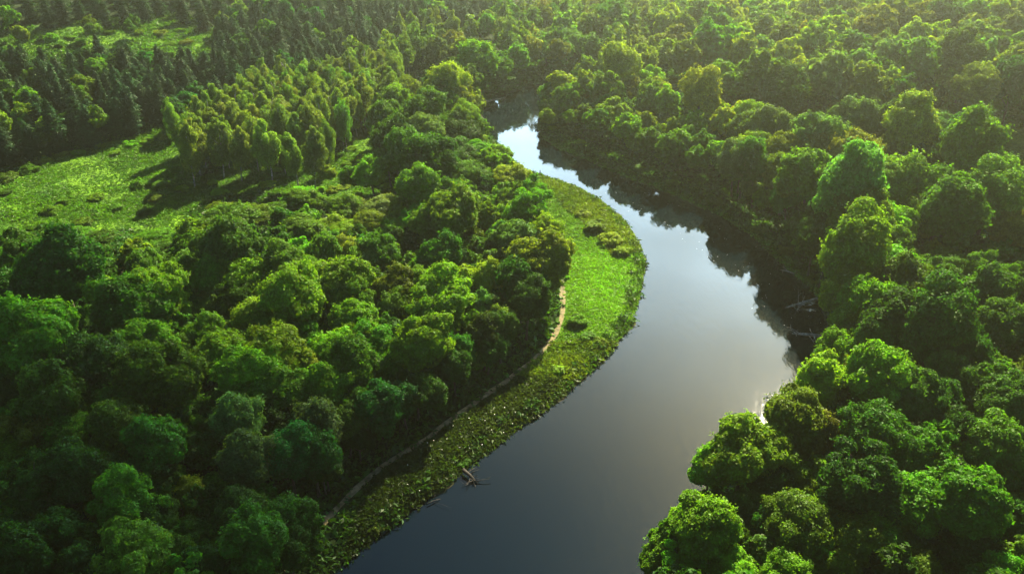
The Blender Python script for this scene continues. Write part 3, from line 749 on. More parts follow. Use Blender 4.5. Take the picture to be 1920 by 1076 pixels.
for t in single:
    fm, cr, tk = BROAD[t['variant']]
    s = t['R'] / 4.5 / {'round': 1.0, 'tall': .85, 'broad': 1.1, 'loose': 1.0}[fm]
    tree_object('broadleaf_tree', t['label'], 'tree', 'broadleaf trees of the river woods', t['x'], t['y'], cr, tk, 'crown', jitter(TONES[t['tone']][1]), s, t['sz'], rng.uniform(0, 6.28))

for t in birches:
    t['variant'] = int(rng.integers(0, 5)); t['warm'] = rng.random() < .35
write_labels(birches, ANCH_BIRCH, 'birch', lambda t: f"{'golden' if t['warm'] else 'pale green'} {BIRCH[t['variant']][0]}-crowned")
for t in birches:
    fm, cr, tk = BIRCH[t['variant']]
    s = t['R'] / 2.65
    tree_object('birch_tree', t['label'], 'birch', 'birches behind the left meadow', t['x'], t['y'], cr, tk, 'crown', jitter((.165, .262, .035) if t['warm'] else (.150, .260, .038), .1), s, rng.uniform(.92, 1.14) / max(.75, min(1.25, s)) , rng.uniform(0, 6.28))

conifers.sort(key=lambda t: -t['py'])
for t in conifers:
    t['variant'] = int(rng.integers(0, 5)); t['h'] = rng.uniform(.48, .82)
con_single = [t for t in conifers if -20 < t['px'] < 1900 and t['py'] > -15][:285]
ids = set(map(id, con_single))
for t in conifers:
    if id(t) not in ids: mass.append((t['x'], t['y'], t['R'], 'd', 'conifer'))
write_labels(con_single, ANCH_CON, 'conifer', lambda t: f"{'tall' if t['h'] > .66 else 'short'} dark {SPRUCE[t['variant']][0]}")
for t in con_single:
    fm, cr, tk = SPRUCE[t['variant']]
    s = t['R'] / 2.9
    tree_object('conifer_tree', t['label'], 'conifer', 'conifers on the dark hillside', t['x'], t['y'], cr, tk, 'crown', jitter((.018, .058, .013)), s, t['h'] / s ** .8, rng.uniform(0, 6.28))

# ------------------------------------------------------------------ the rest of the woods: one object
LOW = {'broad': [], 'birch': [], 'conifer': []}
for i in range(5):
    q, _, _ = broad_crown(900 + i, form=['round', 'broad', 'round', 'tall', 'loose'][i], leaf=.46, count=3300, lobes=24); LOW['broad'].append(q)
for i in range(3):
    q, _, _ = birch_crown(920 + i, leaf=.5, count=1000); LOW['birch'].append(q)
    q, _, _ = conifer_crown(940 + i, leaf=.62, whorls=15); LOW['conifer'].append(q[rng.random(len(q)) < .36])
VV = []; TT = []
for (x, y, R, tone, kind) in mass:
    q = LOW[kind][int(rng.integers(0, len(LOW[kind])))]
    near = math.hypot(x, y) < 230
    s = R / (4.5 if kind == 'broad' else 2.7)
    a = rng.uniform(0, 6.28); ca, sa = math.cos(a), math.sin(a)
    sz = rng.uniform(.9, 1.15) * (1 if kind == 'broad' else (.62 if kind == 'conifer' else 1.0) / max(s, .8))
    Q = q * np.array([s, s, s * sz])
    Q = np.stack([Q[..., 0] * ca - Q[..., 1] * sa, Q[..., 0] * sa + Q[..., 1] * ca, Q[..., 2]], -1) + np.array([x, y, float(ground(x, y)) - .2])
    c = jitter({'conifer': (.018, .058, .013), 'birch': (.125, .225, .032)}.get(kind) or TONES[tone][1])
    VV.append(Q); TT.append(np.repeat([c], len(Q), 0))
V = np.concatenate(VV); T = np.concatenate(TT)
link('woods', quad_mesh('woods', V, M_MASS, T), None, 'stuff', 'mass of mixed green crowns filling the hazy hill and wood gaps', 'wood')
print('INFO trees', len(trees), 'single', len(single), 'birch', len(birches), 'conifer', len(conifers), len(con_single), 'mass', len(mass), 'quads', len(V))

# ------------------------------------------------------------------ bushes one can tell apart
BUSHES = """
518 315 20 b;500 344 34 y;412 358 28 b;300 345 30 b;340 350 24 b;240 270 26 b;270 262 22 b;300 255 24 b;215 285 22 b;255 345 36 m;180 365 30 b;215 388 30 b;90 395 30 b;150 415 34 b;60 425 32 b;270 395 30 m;120 375 26 b;290 370 26 m;400 340 22 b;
1115 425 44 y;1150 445 40 y;1098 398 34 y;1165 470 34 y;1085 600 40 b;1100 625 32 b;1048 690 30 b;1130 640 30 o;880 870 26 m;905 850 22 m;700 985 24 m;1130 285 20 b;1200 312 22 b;1265 340 24 m;1345 375 26 m;1420 425 28 m;1475 468 30 m;1520 520 28 m;1090 262 18 b;1545 560 26 m;1035 238 16 b;1020 225 16 b;
640 345 24 y;668 362 24 b;620 355 22 y;690 372 26 b;650 305 22 y;680 295 22 y;660 275 20 y;720 345 22 b;600 350 18 b;575 350 18 b;
20 330 34 m;45 315 34 m;10 360 30 m;80 300 26 m;150 283 22 m;190 272 22 m;110 288 24 m;1860 262 26 b;1900 300 30 b;330 235 20 b;85 72 22 b;130 68 20 b;200 60 20 b;260 58 20 y;300 62 22 y;335 55 20 b;350 78 24 y;320 80 20 b;150 80 20 b;110 84 18 m
"""
ANCH_BUSH = [(510, 330, 'in front of the small birch clump'), (410, 358, 'on the shaded meadow below the grove'), (310, 350, 'on the meadow by the grove left end'), (255, 265, 'in the scrub line under the conifers'), (200, 370, 'on the hummocky left meadow'), (90, 400, 'on the near left meadow'), (280, 385, 'in the dark meadow patch'), (1110, 410, 'on the shrubby top of the point'), (1160, 460, 'on the point beside the water'), (1095, 610, 'by the sandy path on the point'),
             (1050, 690, 'on the lower point grass'), (1135, 640, 'on the point edge above the water'), (890, 860, 'on the shaded bank by the snag'), (700, 985, 'on the lower shaded bank'), (1100, 275, 'at the start of the green bank strip'), (1240, 325, 'along the green bank strip'), (1390, 400, 'on the green strip below the willow'), (1500, 500, 'on the strip by the fallen logs'), (1028, 232, 'under the right bank tip'),
             (650, 355, 'on the sunny meadow by the lone tree'), (665, 290, 'on the sunny meadow strip'), (590, 350, 'beside the small birch clump'), (20, 335, 'on the meadow tip at the left border'), (110, 288, 'along the conifer foot'), (180, 275, 'in the shade of the conifer foot'), (1880, 280, 'on the small right field'), (330, 235, 'between conifers and birches'), (110, 75, 'in the left of the high clearing'), (230, 60, 'in the narrow high clearing'), (330, 68, 'in the lit end of the high clearing')]
bushes = []
for e in parse(BUSHES):
    px, py, w = map(float, e[:3])
    P, dist = cast(px, py, 1.0)
    x, y = fix_land(P[0], P[1], 1.0)
    bushes.append(dict(x=x, y=y, R=dist * w / 2 / F, px=px, py=py, w=w, tone=e[3], variant=int(rng.integers(0, 5))))
write_labels(bushes, ANCH_BUSH, 'bush', lambda t: f"low {TONES[t['tone']][0]} rounded")
for t in bushes:
    o = link('bush', BUSH[t['variant']], None, None, t['label'], 'bush', 'bushes of the meadow and banks')
    s = t['R'] / 2.0
    o.location = (t['x'], t['y'], float(ground(t['x'], t['y'])) - .1); o.scale = (s * rng.uniform(.85, 1.3), s * rng.uniform(.8, 1.1), s * rng.uniform(.36, .62)); o.rotation_euler = (0, 0, rng.uniform(0, 6.28))
    o.color = (*jitter(TONES[t['tone']][1]), 1)

# ------------------------------------------------------------------ ground
def axis(lo, hi, step, far_lo, far_hi):
    a = list(np.arange(lo, hi + .01, step))
    s = step; v = lo; pre = []
    while v > far_lo: s *= 1.5; v -= s; pre.append(v)
    s = step; v = hi; post = []
    while v < far_hi: s *= 1.5; v += s; post.append(v)
    return np.array(pre[::-1] + a + post)


ax = axis(-260, 330, 1.6, -6000, 6000); ay = axis(10, 560, 1.6, -3000, 8000)
XX, YY = np.meshgrid(ax, ay)
inner = (XX > -400) & (XX < 500) & (YY > -35) & (YY < 750)
ZZ = np.where(inner, 0, 0.0)
ZZ[:] = height_raw(XX, YY)
nx, ny = len(ax), len(ay)
pxg, pyg, dg = project(np.c_[XX.ravel(), YY.ravel(), ZZ.ravel()])
okd = dg > 5
grass = np.zeros(len(pxg)); olive = np.zeros(len(pxg))
for P in (MEADOW, POINT, CLEARING_TURF, FIELD, RIGHT_STRIP):
    grass[in_poly(pxg, pyg, P) & okd] = 1
gm = bpy.data.meshes.new('ground')
gm.vertices.add(nx * ny)
gm.vertices.foreach_set('co', np.stack([XX, YY, ZZ], -1).astype(np.float32).ravel())
I = np.arange((ny - 1) * nx).reshape(ny - 1, nx)[:, :-1].ravel()
Fq = np.stack([I, I + 1, I + nx + 1, I + nx], 1).astype(np.int32)
gm.loops.add(len(Fq) * 4); gm.polygons.add(len(Fq))
gm.loops.foreach_set('vertex_index', Fq.ravel())
gm.polygons.foreach_set('loop_start', np.arange(0, len(Fq) * 4, 4, dtype=np.int32))
gm.polygons.foreach_set('use_smooth', np.ones(len(Fq), bool))
gm.update(calc_edges=True)
at = gm.attributes.new('turf', 'FLOAT', 'POINT'); at.data.foreach_set('value', grass.astype(np.float32))
m, nt, out = new_mat('ground_soil_and_turf'); L = nt.links.new
geo = N(nt, 'ShaderNodeNewGeometry')
n1 = N(nt, 'ShaderNodeTexNoise', i_Scale=.07, i_Detail=6.0, i_Roughness=.65); L(geo.outputs['Position'], n1.inputs['Vector'])
n2 = N(nt, 'ShaderNodeTexNoise', i_Scale=1.1, i_Detail=4.0); L(geo.outputs['Position'], n2.inputs['Vector'])
r1 = N(nt, 'ShaderNodeValToRGB'); e = r1.color_ramp.elements
e[0].position = .35; e[0].color = (.030, .095, .010, 1); e[1].position = .66; e[1].color = (.150, .300, .012, 1)
L(n1.outputs['Fac'], r1.inputs[0])
v2 = N(nt, 'ShaderNodeMapRange', i_1=.25, i_2=.75, i_3=.55, i_4=1.35); L(n2.outputs['Fac'], v2.inputs[0])
hv = N(nt, 'ShaderNodeHueSaturation'); L(r1.outputs[0], hv.inputs['Color']); L(v2.outputs[0], hv.inputs['Value'])
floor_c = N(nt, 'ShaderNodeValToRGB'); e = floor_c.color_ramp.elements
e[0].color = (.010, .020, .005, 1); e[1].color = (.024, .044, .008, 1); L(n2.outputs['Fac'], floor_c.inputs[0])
ta = N(nt, 'ShaderNodeAttribute', attribute_name='turf')
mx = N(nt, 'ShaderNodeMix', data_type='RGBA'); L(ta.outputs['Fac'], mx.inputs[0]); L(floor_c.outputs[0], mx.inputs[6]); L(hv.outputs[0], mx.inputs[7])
sp = N(nt, 'ShaderNodeSeparateXYZ'); L(geo.outputs['Position'], sp.inputs[0])
zz = N(nt, 'ShaderNodeMath', operation='MULTIPLY_ADD'); L(n2.outputs['Fac'], zz.inputs[0]); zz.inputs[1].default_value = -.5; L(sp.outputs['Z'], zz.inputs[2])
mud = N(nt, 'ShaderNodeMapRange', i_1=-.30, i_2=-.02); L(zz.outputs[0], mud.inputs[0])
mx2 = N(nt, 'ShaderNodeMix', data_type='RGBA'); L(mud.outputs[0], mx2.inputs[0]); mx2.inputs[6].default_value = (.050, .038, .024, 1); L(mx.outputs[2], mx2.inputs[7])
b = N(nt, 'ShaderNodeBsdfPrincipled', i_Roughness=.95); b.inputs['Specular IOR Level'].default_value = .1
L(mx2.outputs[2], b.inputs['Base Color'])
bp = N(nt, 'ShaderNodeBump', i_Strength=.9, i_Distance=.5); L(n2.outputs['Fac'], bp.inputs['Height']); L(bp.outputs[0], b.inputs['Normal'])
L(b.outputs[0], out.inputs['Surface'])
gm.materials.append(m)
link('ground', gm, None, 'structure')

# ------------------------------------------------------------------ water
wm = bpy.data.meshes.new('water')
wm.from_pydata([(-250, -300, 0), (420, -300, 0), (420, 640, 0), (-250, 640, 0)], [], [(0, 1, 2, 3)])
m, nt, out = new_mat('river_water'); L = nt.links.new
b = N(nt, 'ShaderNodeBsdfPrincipled', i_Roughness=.03)
b.inputs['Base Color'].default_value = (.002, .0065, .009, 1)
b.inputs['IOR'].default_value = WATER_IOR = 1.42
geo = N(nt, 'ShaderNodeNewGeometry')
mp = N(nt, 'ShaderNodeMapping'); mp.inputs['Scale'].default_value = (.9, .35, 1)
L(geo.outputs['Position'], mp.inputs[0])
n1 = N(nt, 'ShaderNodeTexNoise', i_Scale=1.2, i_Detail=4.0, i_Distortion=.4); L(mp.outputs[0], n1.inputs['Vector'])
n2 = N(nt, 'ShaderNodeTexNoise', i_Scale=.06, i_Detail=2.0); L(geo.outputs['Position'], n2.inputs['Vector'])
st = N(nt, 'ShaderNodeMapRange', i_1=.4, i_2=.7, i_3=.012, i_4=.06); L(n2.outputs['Fac'], st.inputs[0])
bp = N(nt, 'ShaderNodeBump', i_Distance=.6); L(n1.outputs['Fac'], bp.inputs['Height']); L(st.outputs[0], bp.inputs['Strength']); L(bp.outputs[0], b.inputs['Normal'])
L(b.outputs[0], out.inputs['Surface'])
wm.materials.append(m)
link('water', wm, None, 'structure')

# ------------------------------------------------------------------ grass (stuff) on meadow, point, clearing and strip
def scatter(poly, n, xr, yr):
    X = rng.uniform(*xr, n); Y = rng.uniform(*yr, n); Z = ground(X, Y)
    a, b_, _ = project(np.c_[X, Y, Z])
    ok = in_poly(a, b_, poly)
    X, Y, Z, a, b_ = X[ok], Y[ok], Z[ok], a[ok], b_[ok]
    ok = (sdf_water(X, Y) > .3) & (path_dist(X, Y) > .85)
    return X[ok], Y[ok], Z[ok], a[ok], b_[ok]


def tufts(X, Y, Z, size, colr, per=5, spread=.6, lean=.9, asp=.30):
    n = len(X)
    C = np.repeat(np.c_[X, Y, Z], per, 0)
    sz = np.repeat(size, per) * rng.uniform(.6, 1.25, n * per)
    C = C + np.c_[rng.normal(size=(n * per, 2)) * (spread * np.repeat(size, per))[:, None], sz * .35]
    nr = unit(rng.normal(size=(n * per, 3)) * lean + np.array([0, 0, .7]))
    return leaf_quads(C, nr, sz, rng, asp), np.repeat(colr, per, 0) * rng.uniform(.75, 1.25, (n * per, 1))


def mixc(a, b, t): return np.asarray(a) * (1 - t[:, None]) + np.asarray(b) * t[:, None]


QV = []; QT = []
for poly, n, xr, yr in ((MEADOW, 230000, (-190, 0), (150, 330)), (POINT, 170000, (-40, 60), (70, 235)), (CLEARING_TURF, 90000, (-290, -40), (230, 430)), (FIELD, 20000, (110, 220), (200, 300)), (RIGHT_STRIP, 90000, (0, 110), (140, 290))):
    X, Y, Z, a, b_ = scatter(poly, n, xr, yr)
    pat = np.clip(vnoise(X * .09 + 3, Y * .09) * .65 + vnoise(X * .33, Y * .33) * .5 - .08, 0, 1)
    c = mixc((.028, .100, .007), (.092, .235, .010), pat)
    if poly is POINT:
        # the open lawn in the middle of the point is a brighter grass than the scrub around it
        lawn = np.exp(-(((a - 1135) / 75) ** 2 + ((b_ - 520) / 85) ** 2))
        c = mixc((.055, .150, .010), (.150, .310, .010), pat) * 1.0
        c = c * (1 - lawn[:, None]) + np.array([.155, .390, .006]) * lawn[:, None]
        scrub = in_poly(a, b_, [(1000, 320), (1080, 345), (1170, 410), (1215, 490), (1205, 470), (1150, 480), (1110, 430), (1060, 390)]) | (b_ > 640)
        c[scrub] = mixc((.060, .130, .010), (.150, .230, .015), pat[scrub])
        bank_shade = b_ > 690 + 60 * vnoise(X * .1, Y * .1)  # shade of the lower bank, painted as a darker grass colour
        c[bank_shade] = mixc((.022, .050, .008), (.050, .085, .012), pat[bank_shade])
        sz = np.where(scrub, rng.uniform(.3, .62, len(X)), rng.uniform(.16, .30, len(X)))
    elif poly is RIGHT_STRIP:
        c = mixc((.070, .230, .030), (.110, .300, .030), pat); sz = rng.uniform(.2, .4, len(X))
    else:
        sz = rng.uniform(.18, .45, len(X)) * (.35 + 2.0 * pat * vnoise(X * .14 + 50, Y * .2)) * (1.9 if poly is CLEARING_TURF else 1)
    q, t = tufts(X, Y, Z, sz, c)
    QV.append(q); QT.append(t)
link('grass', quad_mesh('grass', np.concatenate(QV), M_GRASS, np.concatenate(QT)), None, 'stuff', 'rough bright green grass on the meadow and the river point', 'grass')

# bank scrub: the unbroken fringe of low growth along the water
X = rng.uniform(-90, 130, 160000); Y = rng.uniform(55, 330, 160000)
sd = sdf_water(X, Y)
ok = (sd > .15) & (sd < 3.0)
X, Y, sd = X[ok], Y[ok], sd[ok]
Z = ground(X, Y)
keep = rng.random(len(X)) < np.clip(.35 + .9 * (vnoise(X * .35, Y * .35) - .35) * 2, .08, 1)
X, Y, Z, sd = X[keep], Y[keep], Z[keep], sd[keep]
pat = vnoise(X * .25 + 20, Y * .25)
sz = rng.uniform(.16, .42, len(X)) * (.6 + .9 * vnoise(X * .5, Y * .5))
q, t = tufts(X, Y, Z + rng.uniform(0, .9, len(X)) * vnoise(X * .6, Y * .6), sz, mixc((.026, .090, .012), (.055, .130, .014), pat), per=8, spread=1.1, lean=1.0, asp=.4)
link('bank_undergrowth', quad_mesh('bank_undergrowth', q, M_GRASS, t), None, 'stuff', 'dark green fringe of low scrub along the water edge', 'undergrowth')

# forest-floor herbs
X = rng.uniform(-170, 250, 260000); Y = rng.uniform(60, 330, 260000)
a, b_, _ = project(np.c_[X, Y, ground(X, Y)])
ok = (a > -60) & (a < 1980) & (b_ < 1120) & (b_ > 60)
for pl in (MEADOW, POINT, CLEARING_TURF, FIELD): ok &= ~in_poly(a, b_, pl)
X, Y = X[ok], Y[ok]
ok = (sdf_water(X, Y) > 1.5) & (path_dist(X, Y) > .75)
X, Y = X[ok], Y[ok]
q, t = tufts(X, Y, ground(X, Y), rng.uniform(.35, .8, len(X)), mixc((.025, .08, .008), (.05, .14, .012), rng.random(len(X))), per=3, asp=.5)
link('forest_undergrowth', quad_mesh('forest_undergrowth', q, M_GRASS, t), None, 'stuff', 'shaded herbs and saplings on the forest floor', 'undergrowth')

# white flowers on the shaded bank
X, Y, Z, a, b_ = scatter([(700, 900), (850, 800), (960, 740), (1010, 770), (930, 835), (800, 930), (690, 1010)], 9000, (-40, 30), (75, 150))
k = rng.random(len(X)) < .10 * np.clip((vnoise(X * .4, Y * .4) - .35) * 4, .05, 1)
X, Y, Z = X[k], Y[k], Z[k]
mw, nt, out = new_mat('white_petals')
b = N(nt, 'ShaderNodeBsdfPrincipled', i_Roughness=.7); b.inputs['Base Color'].default_value = (.75, .75, .66, 1); nt.links.new(b.outputs[0], out.inputs['Surface'])
q = leaf_quads(np.c_[X, Y, Z + .75], unit(rng.normal(size=(len(X), 3)) * .3 + [0, 0, 1]), rng.uniform(.05, .12, len(X)), rng, .8)
link('wildflowers', quad_mesh('wildflowers', q, mw), None, 'stuff', 'tiny white flowers dotted over the shaded bank grass', 'flowers')
# pale flecks drifting on the dark water
X = rng.uniform(-10, 110, 5000); Y = rng.uniform(110, 280, 5000)
a, b_, _ = project(np.c_[X, Y, np.zeros(len(X))])
ok = (sdf_water(X, Y) < -1) & in_poly(a, b_, [(1060, 300), (1200, 350), (1430, 450), (1540, 590), (1540, 700), (1430, 640), (1380, 520), (1250, 430), (1120, 370)])
X, Y = X[ok][:70], Y[ok][:70]
q = leaf_quads(np.c_[X, Y, np.full(len(X), .02)], np.repeat([[0, 0, 1.0]], len(X), 0), rng.uniform(.05, .16, len(X)), rng, .6)
link('drifting_flecks', quad_mesh('drifting_flecks', q, mw), None, 'stuff', 'pale flecks floating on the dark reflecting water', 'flecks')

vs = []; fs = []
K = 7
for i in range(len(cx)):
    wd = .52 + .34 * (vnoise(np.array([i * .13]), np.array([3.0]))[0] - .5)
    for j in range(K):
        u = (j / (K - 1) * 2 - 1) * wd
        x = cx[i] + nxv[i] * u; y = cy[i] + nyv[i] * u
        vs.append((x, y, 0))
vs = np.array(vs)
# lie on the real ground mesh (same formula), a little above it
vs[:, 2] = height_raw(vs[:, 0], vs[:, 1]) + .07
for i in range(len(cx) - 1):
    for j in range(K - 1):
        a0 = i * K + j; fs.append((a0, a0 + 1, a0 + K + 1, a0 + K))
me = bpy.data.meshes.new('path'); me.from_pydata([tuple(v) for v in vs], [], fs); me.update()
m, nt, out = new_mat('trodden_sand'); L = nt.links.new
geo = N(nt, 'ShaderNodeNewGeometry'); no = N(nt, 'ShaderNodeTexNoise', i_Scale=1.2, i_Detail=6.0); L(geo.outputs['Position'], no.inputs['Vector'])
cr = N(nt, 'ShaderNodeValToRGB'); e = cr.color_ramp.elements; e[0].position = .3; e[0].color = (.07, .065, .022, 1); e[1].position = .68; e[1].color = (.30, .235, .105, 1)
L(no.outputs['Fac'], cr.inputs[0]); b = N(nt, 'ShaderNodeBsdfPrincipled', i_Roughness=.95); L(cr.outputs[0], b.inputs['Base Color']); L(b.outputs[0], out.inputs['Surface'])
me.materials.append(m)
link('path', me, None, 'structure')

# ------------------------------------------------------------------ dead wood in and by the river
def w(px, py, z=.15):
    return on_plane(px, py, z)


def fallen(label, trunk_px, z0, z1, r0, branches, mat=M_DRIFT, name='fallen_tree', cat='fallen tree'):
    root = link(name, None, None, None, label, cat)
    A = w(*trunk_px[0], z0); B = w(*trunk_px[1], z1)
    root.location = tuple(A)
    mid = (A + B) / 2 + np.array([0, 0, .15])
    s = Solid().tube([A - A, mid - A, B - A], [r0, r0 * .75, r0 * .3], 9)
    link('trunk', s.mesh('trunk', mat), root)
    r = np.random.default_rng(int(trunk_px[0][0]))
    D = B - A
    for k in range(branches):
        t = r.uniform(.25, .95)
        st = D * t
        ln_ = r.uniform(1.2, 3.6) * (1.2 - t * .6)
        d = unit(D) * r.uniform(.1, .8) + np.array([r.normal() * .7, r.normal() * .7, r.uniform(-.05, .6)])
        d = unit(d)
        sb = Solid().tube([st, st + d * ln_ * .5, st + d * ln_ + np.array([0, 0, -.25])], [r0 * .34, r0 * .22, r0 * .06], 5)
        for _ in range(2):
            t2 = r.uniform(.4, .9); p2 = st + d * ln_ * t2; d2 = unit(d + r.normal(size=3) * .6)
            sb.tube([p2, p2 + d2 * ln_ * .35], [r0 * .14, r0 * .04], 4)
        link('branch', sb.mesh('branch', mat), root)
    return root


fallen('weathered fallen trunk slanting into dark water at the right bank', [(1540, 560), (1473, 577)], .9, .05, .42, 8)
fallen('grey sunken tree lying flat in dark water at the lower bank cove', [(1548, 632), (1485, 625)], .35, .1, .38, 9)
fallen('thin bare branch lying on the water under the right bank strip', [(1490, 513), (1462, 506)], .3, .05, .14, 3)
fallen('slim pale stick floating between the two fallen trunks', [(1530, 583), (1506, 580)], .25, .05, .12, 2)
fallen('pale dead tree leaning over brown water at the far bank', [(905, 193), (945, 184)], 1.4, .6, .36, 10)
fallen('dark bare snag sticking out of the water by the shaded bank', [(868, 880), (895, 905)], .8, .15, .30, 9, M_DARKWOOD)
fallen('thin drowned twig beside the lower left bank', [(800, 945), (826, 935)], .3, .05, .10, 3, M_DARKWOOD)

# leaning dead birch before the grove
root = link('dead_birch', None, None, None, 'bare white dead birch stem leaning left before the grove', 'dead tree')
P, _ = cast(492, 316, 0); root.location = tuple(P)
Q = P + np.array([-3.4, 1.0, 7.5])
link('trunk', Solid().tube([np.array([0, 0, -.4]), (Q - P) * .5 + np.array([.5, 0, 0]), Q - P], [.2, .15, .05], 7).mesh('trunk', M_BIRCH), root)
for d in ((-1.4, .3, 1.6), (.9, .2, 1.8), (-1.0, -.5, .8)):
    link('branch', Solid().tube([(Q - P) * .7, (Q - P) * .7 + np.array(d)], [.06, .015], 5).mesh('branch', M_BIRCH), root)

# mooring post by the point
P = w(1012, 331, .3)
root = link('wooden_post', None, None, None, 'lone dark wooden post at the water edge of the point', 'post')
root.location = (P[0], P[1], -.6)
link('shaft', Solid().tube([(0, 0, 0), (.05, 0, 1.2), (.08, .02, 2.6)], [.13, .12, .11], 8).mesh('shaft', M_DARKWOOD), root)
link('cap', Solid().tube([(.08, .02, 2.6), (.08, .02, 2.72)], [.15, .10], 8).mesh('cap', M_DARKWOOD), root)

# ------------------------------------------------------------------ air
hz = bpy.data.meshes.new('haze')
x0, x1, y0, y1, z0, z1 = -900, 1000, -120, 1300, -4.5, 108
hv_ = [(x0, y0, z0), (x1, y0, z0), (x1, y1, z0), (x0, y1, z0), (x0, y0, z1), (x1, y0, z1), (x1, y1, z1), (x0, y1, z1)]
hz.from_pydata(hv_, [], [(0, 3, 2, 1), (4, 5, 6, 7), (0, 1, 5, 4), (1, 2, 6, 5), (2, 3, 7, 6), (3, 0, 4, 7)])
m, nt, out = new_mat('haze_air')
vol = N(nt, 'ShaderNodeVolumePrincipled')
vol.inputs['Color'].default_value = (1, .92, .54, 1)
vol.inputs['Density'].default_value = .00032
vol.inputs['Anisotropy'].default_value = .83
nt.links.new(vol.outputs[0], out.inputs['Volume'])
hz.materials.append(m)
link('haze', hz, None, 'stuff', 'thin golden haze in the air over the valley', 'haze')

# ------------------------------------------------------------------ sun and sky
SUN_EL, SUN_AZ = math.radians(38), math.radians(22)      # azimuth from +Y towards +X
sd_ = np.array([math.sin(SUN_AZ) * math.cos(SUN_EL), math.cos(SUN_AZ) * math.cos(SUN_EL), math.sin(SUN_EL)])
sun = bpy.data.lights.new('sun', 'SUN'); sun.energy = 5.0; sun.angle = math.radians(.6); sun.color = (1, .88, .62)
so = bpy.data.objects.new('sun', sun); COL.objects.link(so)
from mathutils import Vector
so.rotation_euler = Vector((-sd_[0], -sd_[1], -sd_[2])).to_track_quat('-Z', 'Y').to_euler()
so.location = (60, 300, 250)


# unseen clouds, added only to darken the lower corners of the view
mcl, nt, out = new_mat('added_thin_cloud'); L = nt.links.new
tb_ = N(nt, 'ShaderNodeBsdfTransparent'); db_ = N(nt, 'ShaderNodeBsdfDiffuse'); db_.inputs['Color'].default_value = (.85, .86, .88, 1)
mc_ = N(nt, 'ShaderNodeMixShader', i_0=.42); L(tb_.outputs[0], mc_.inputs[1]); L(db_.outputs[0], mc_.inputs[2]); L(mc_.outputs[0], out.inputs['Surface'])
import bmesh
for (gx_, gy_, rx, ry, rot) in ((-90, 54, 66, 40, .35), (118, 82, 42, 46, -.2)):
    zc = 2600.0
    o2 = zc / math.tan(SUN_EL)
    bm = bmesh.new(); bmesh.ops.create_icosphere(bm, subdivisions=5, radius=1)
    for v in bm.verts:
        c = v.co
        k = .72 + .55 * float(vnoise(np.array([c.x * 2.2 + gx_]), np.array([c.y * 2.2 + c.z]))[0]) + .12 * float(vnoise(np.array([c.x * 6]), np.array([c.y * 6 + c.z * 3]))[0])
        v.co = (c.x * rx * k, c.y * ry * k, c.z * 9 * k)
    me = bpy.data.meshes.new('added_shade_cloud'); bm.to_mesh(me); bm.free(); me.materials.append(mcl)
    me.polygons.foreach_set('use_smooth', [True] * len(me.polygons))
    o = link('added_shade_cloud', me, None, 'structure')
    o.location = (gx_ + math.sin(SUN_AZ) * o2, gy_ + math.cos(SUN_AZ) * o2, zc); o.rotation_euler = (0, 0, rot)

wd = bpy.data.worlds.new('World'); scene.world = wd; wd.use_nodes = True
nt = wd.node_tree; nt.nodes.clear(); L = nt.links.new
out = N(nt, 'ShaderNodeOutputWorld')
sky = N(nt, 'ShaderNodeTexSky', sky_type='NISHITA', sun_disc=False, sun_elevation=SUN_EL, sun_rotation=SUN_AZ, air_density=1.0, dust_density=1.0, ozone_density=1.6)
bg = N(nt, 'ShaderNodeBackground', i_Strength=.027)
tc = N(nt, 'ShaderNodeTexCoord')
no = N(nt, 'ShaderNodeTexNoise', i_Scale=3.2, i_Detail=6.0, i_Roughness=.55)
mp = N(nt, 'ShaderNodeMapping'); mp.inputs['Scale'].default_value = (1, 1, 2.2)
L(tc.outputs['Generated'], mp.inputs[0]); L(mp.outputs[0], no.inputs['Vector'])
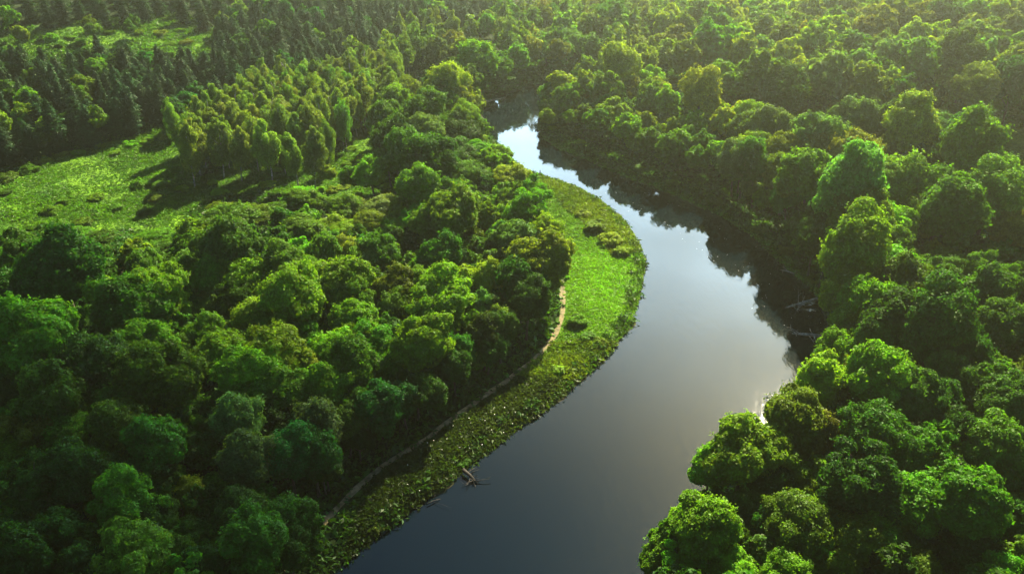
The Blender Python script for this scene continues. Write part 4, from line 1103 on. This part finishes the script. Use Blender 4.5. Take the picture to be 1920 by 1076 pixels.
# bright thin cloud sheet, thickest low in the sky
sp = N(nt, 'ShaderNodeSeparateXYZ'); L(tc.outputs['Generated'], sp.inputs[0])
el = N(nt, 'ShaderNodeMapRange', i_1=.32, i_2=.68, i_3=1.0, i_4=0.0, interpolation_type='SMOOTHSTEP'); L(sp.outputs['Z'], el.inputs[0])
cl = N(nt, 'ShaderNodeMapRange', i_1=.34, i_2=.62, i_3=.45, i_4=1.0); L(no.outputs['Fac'], cl.inputs[0])
cm = N(nt, 'ShaderNodeMath', operation='MULTIPLY'); L(el.outputs[0], cm.inputs[0]); L(cl.outputs[0], cm.inputs[1])
dt = N(nt, 'ShaderNodeVectorMath', operation='DOT_PRODUCT'); L(tc.outputs['Generated'], dt.inputs[0]); dt.inputs[1].default_value = (math.sin(.26) * math.cos(.38), math.cos(.26) * math.cos(.38), math.sin(.38))
gl = N(nt, 'ShaderNodeMapRange', i_1=.76, i_2=.99, i_3=.0, i_4=1.0); L(dt.outputs['Value'], gl.inputs[0])
cm2 = N(nt, 'ShaderNodeMath', operation='MULTIPLY'); L(cm.outputs[0], cm2.inputs[0]); L(gl.outputs[0], cm2.inputs[1])
mix = N(nt, 'ShaderNodeMix', data_type='RGBA'); L(cm2.outputs[0], mix.inputs[0]); tint = N(nt, 'ShaderNodeMix', data_type='RGBA', blend_type='MULTIPLY', i_0=1.0); L(sky.outputs[0], tint.inputs[6]); tint.inputs[7].default_value = (.62, .90, 1.22, 1); L(tint.outputs[2], mix.inputs[6]); mix.inputs[7].default_value = (84, 122, 152, 1)
L(mix.outputs[2], bg.inputs['Color'])
L(bg.outputs[0], out.inputs['Surface'])

# ------------------------------------------------------------------ render settings
vs_ = scene.view_settings
vs_.view_transform = 'Standard'; vs_.look = 'None'; vs_.exposure = 1.9; vs_.gamma = 1.0; vs_.use_curve_mapping = False
cy_ = scene.cycles
cy_.max_bounces = 6; cy_.diffuse_bounces = 3; cy_.glossy_bounces = 2; cy_.transmission_bounces = 4; cy_.volume_bounces = 0; cy_.transparent_max_bounces = 2
cy_.use_denoising = True
cy_.sample_clamp_indirect = 4.0
cy_.caustics_reflective = False; cy_.caustics_refractive = False
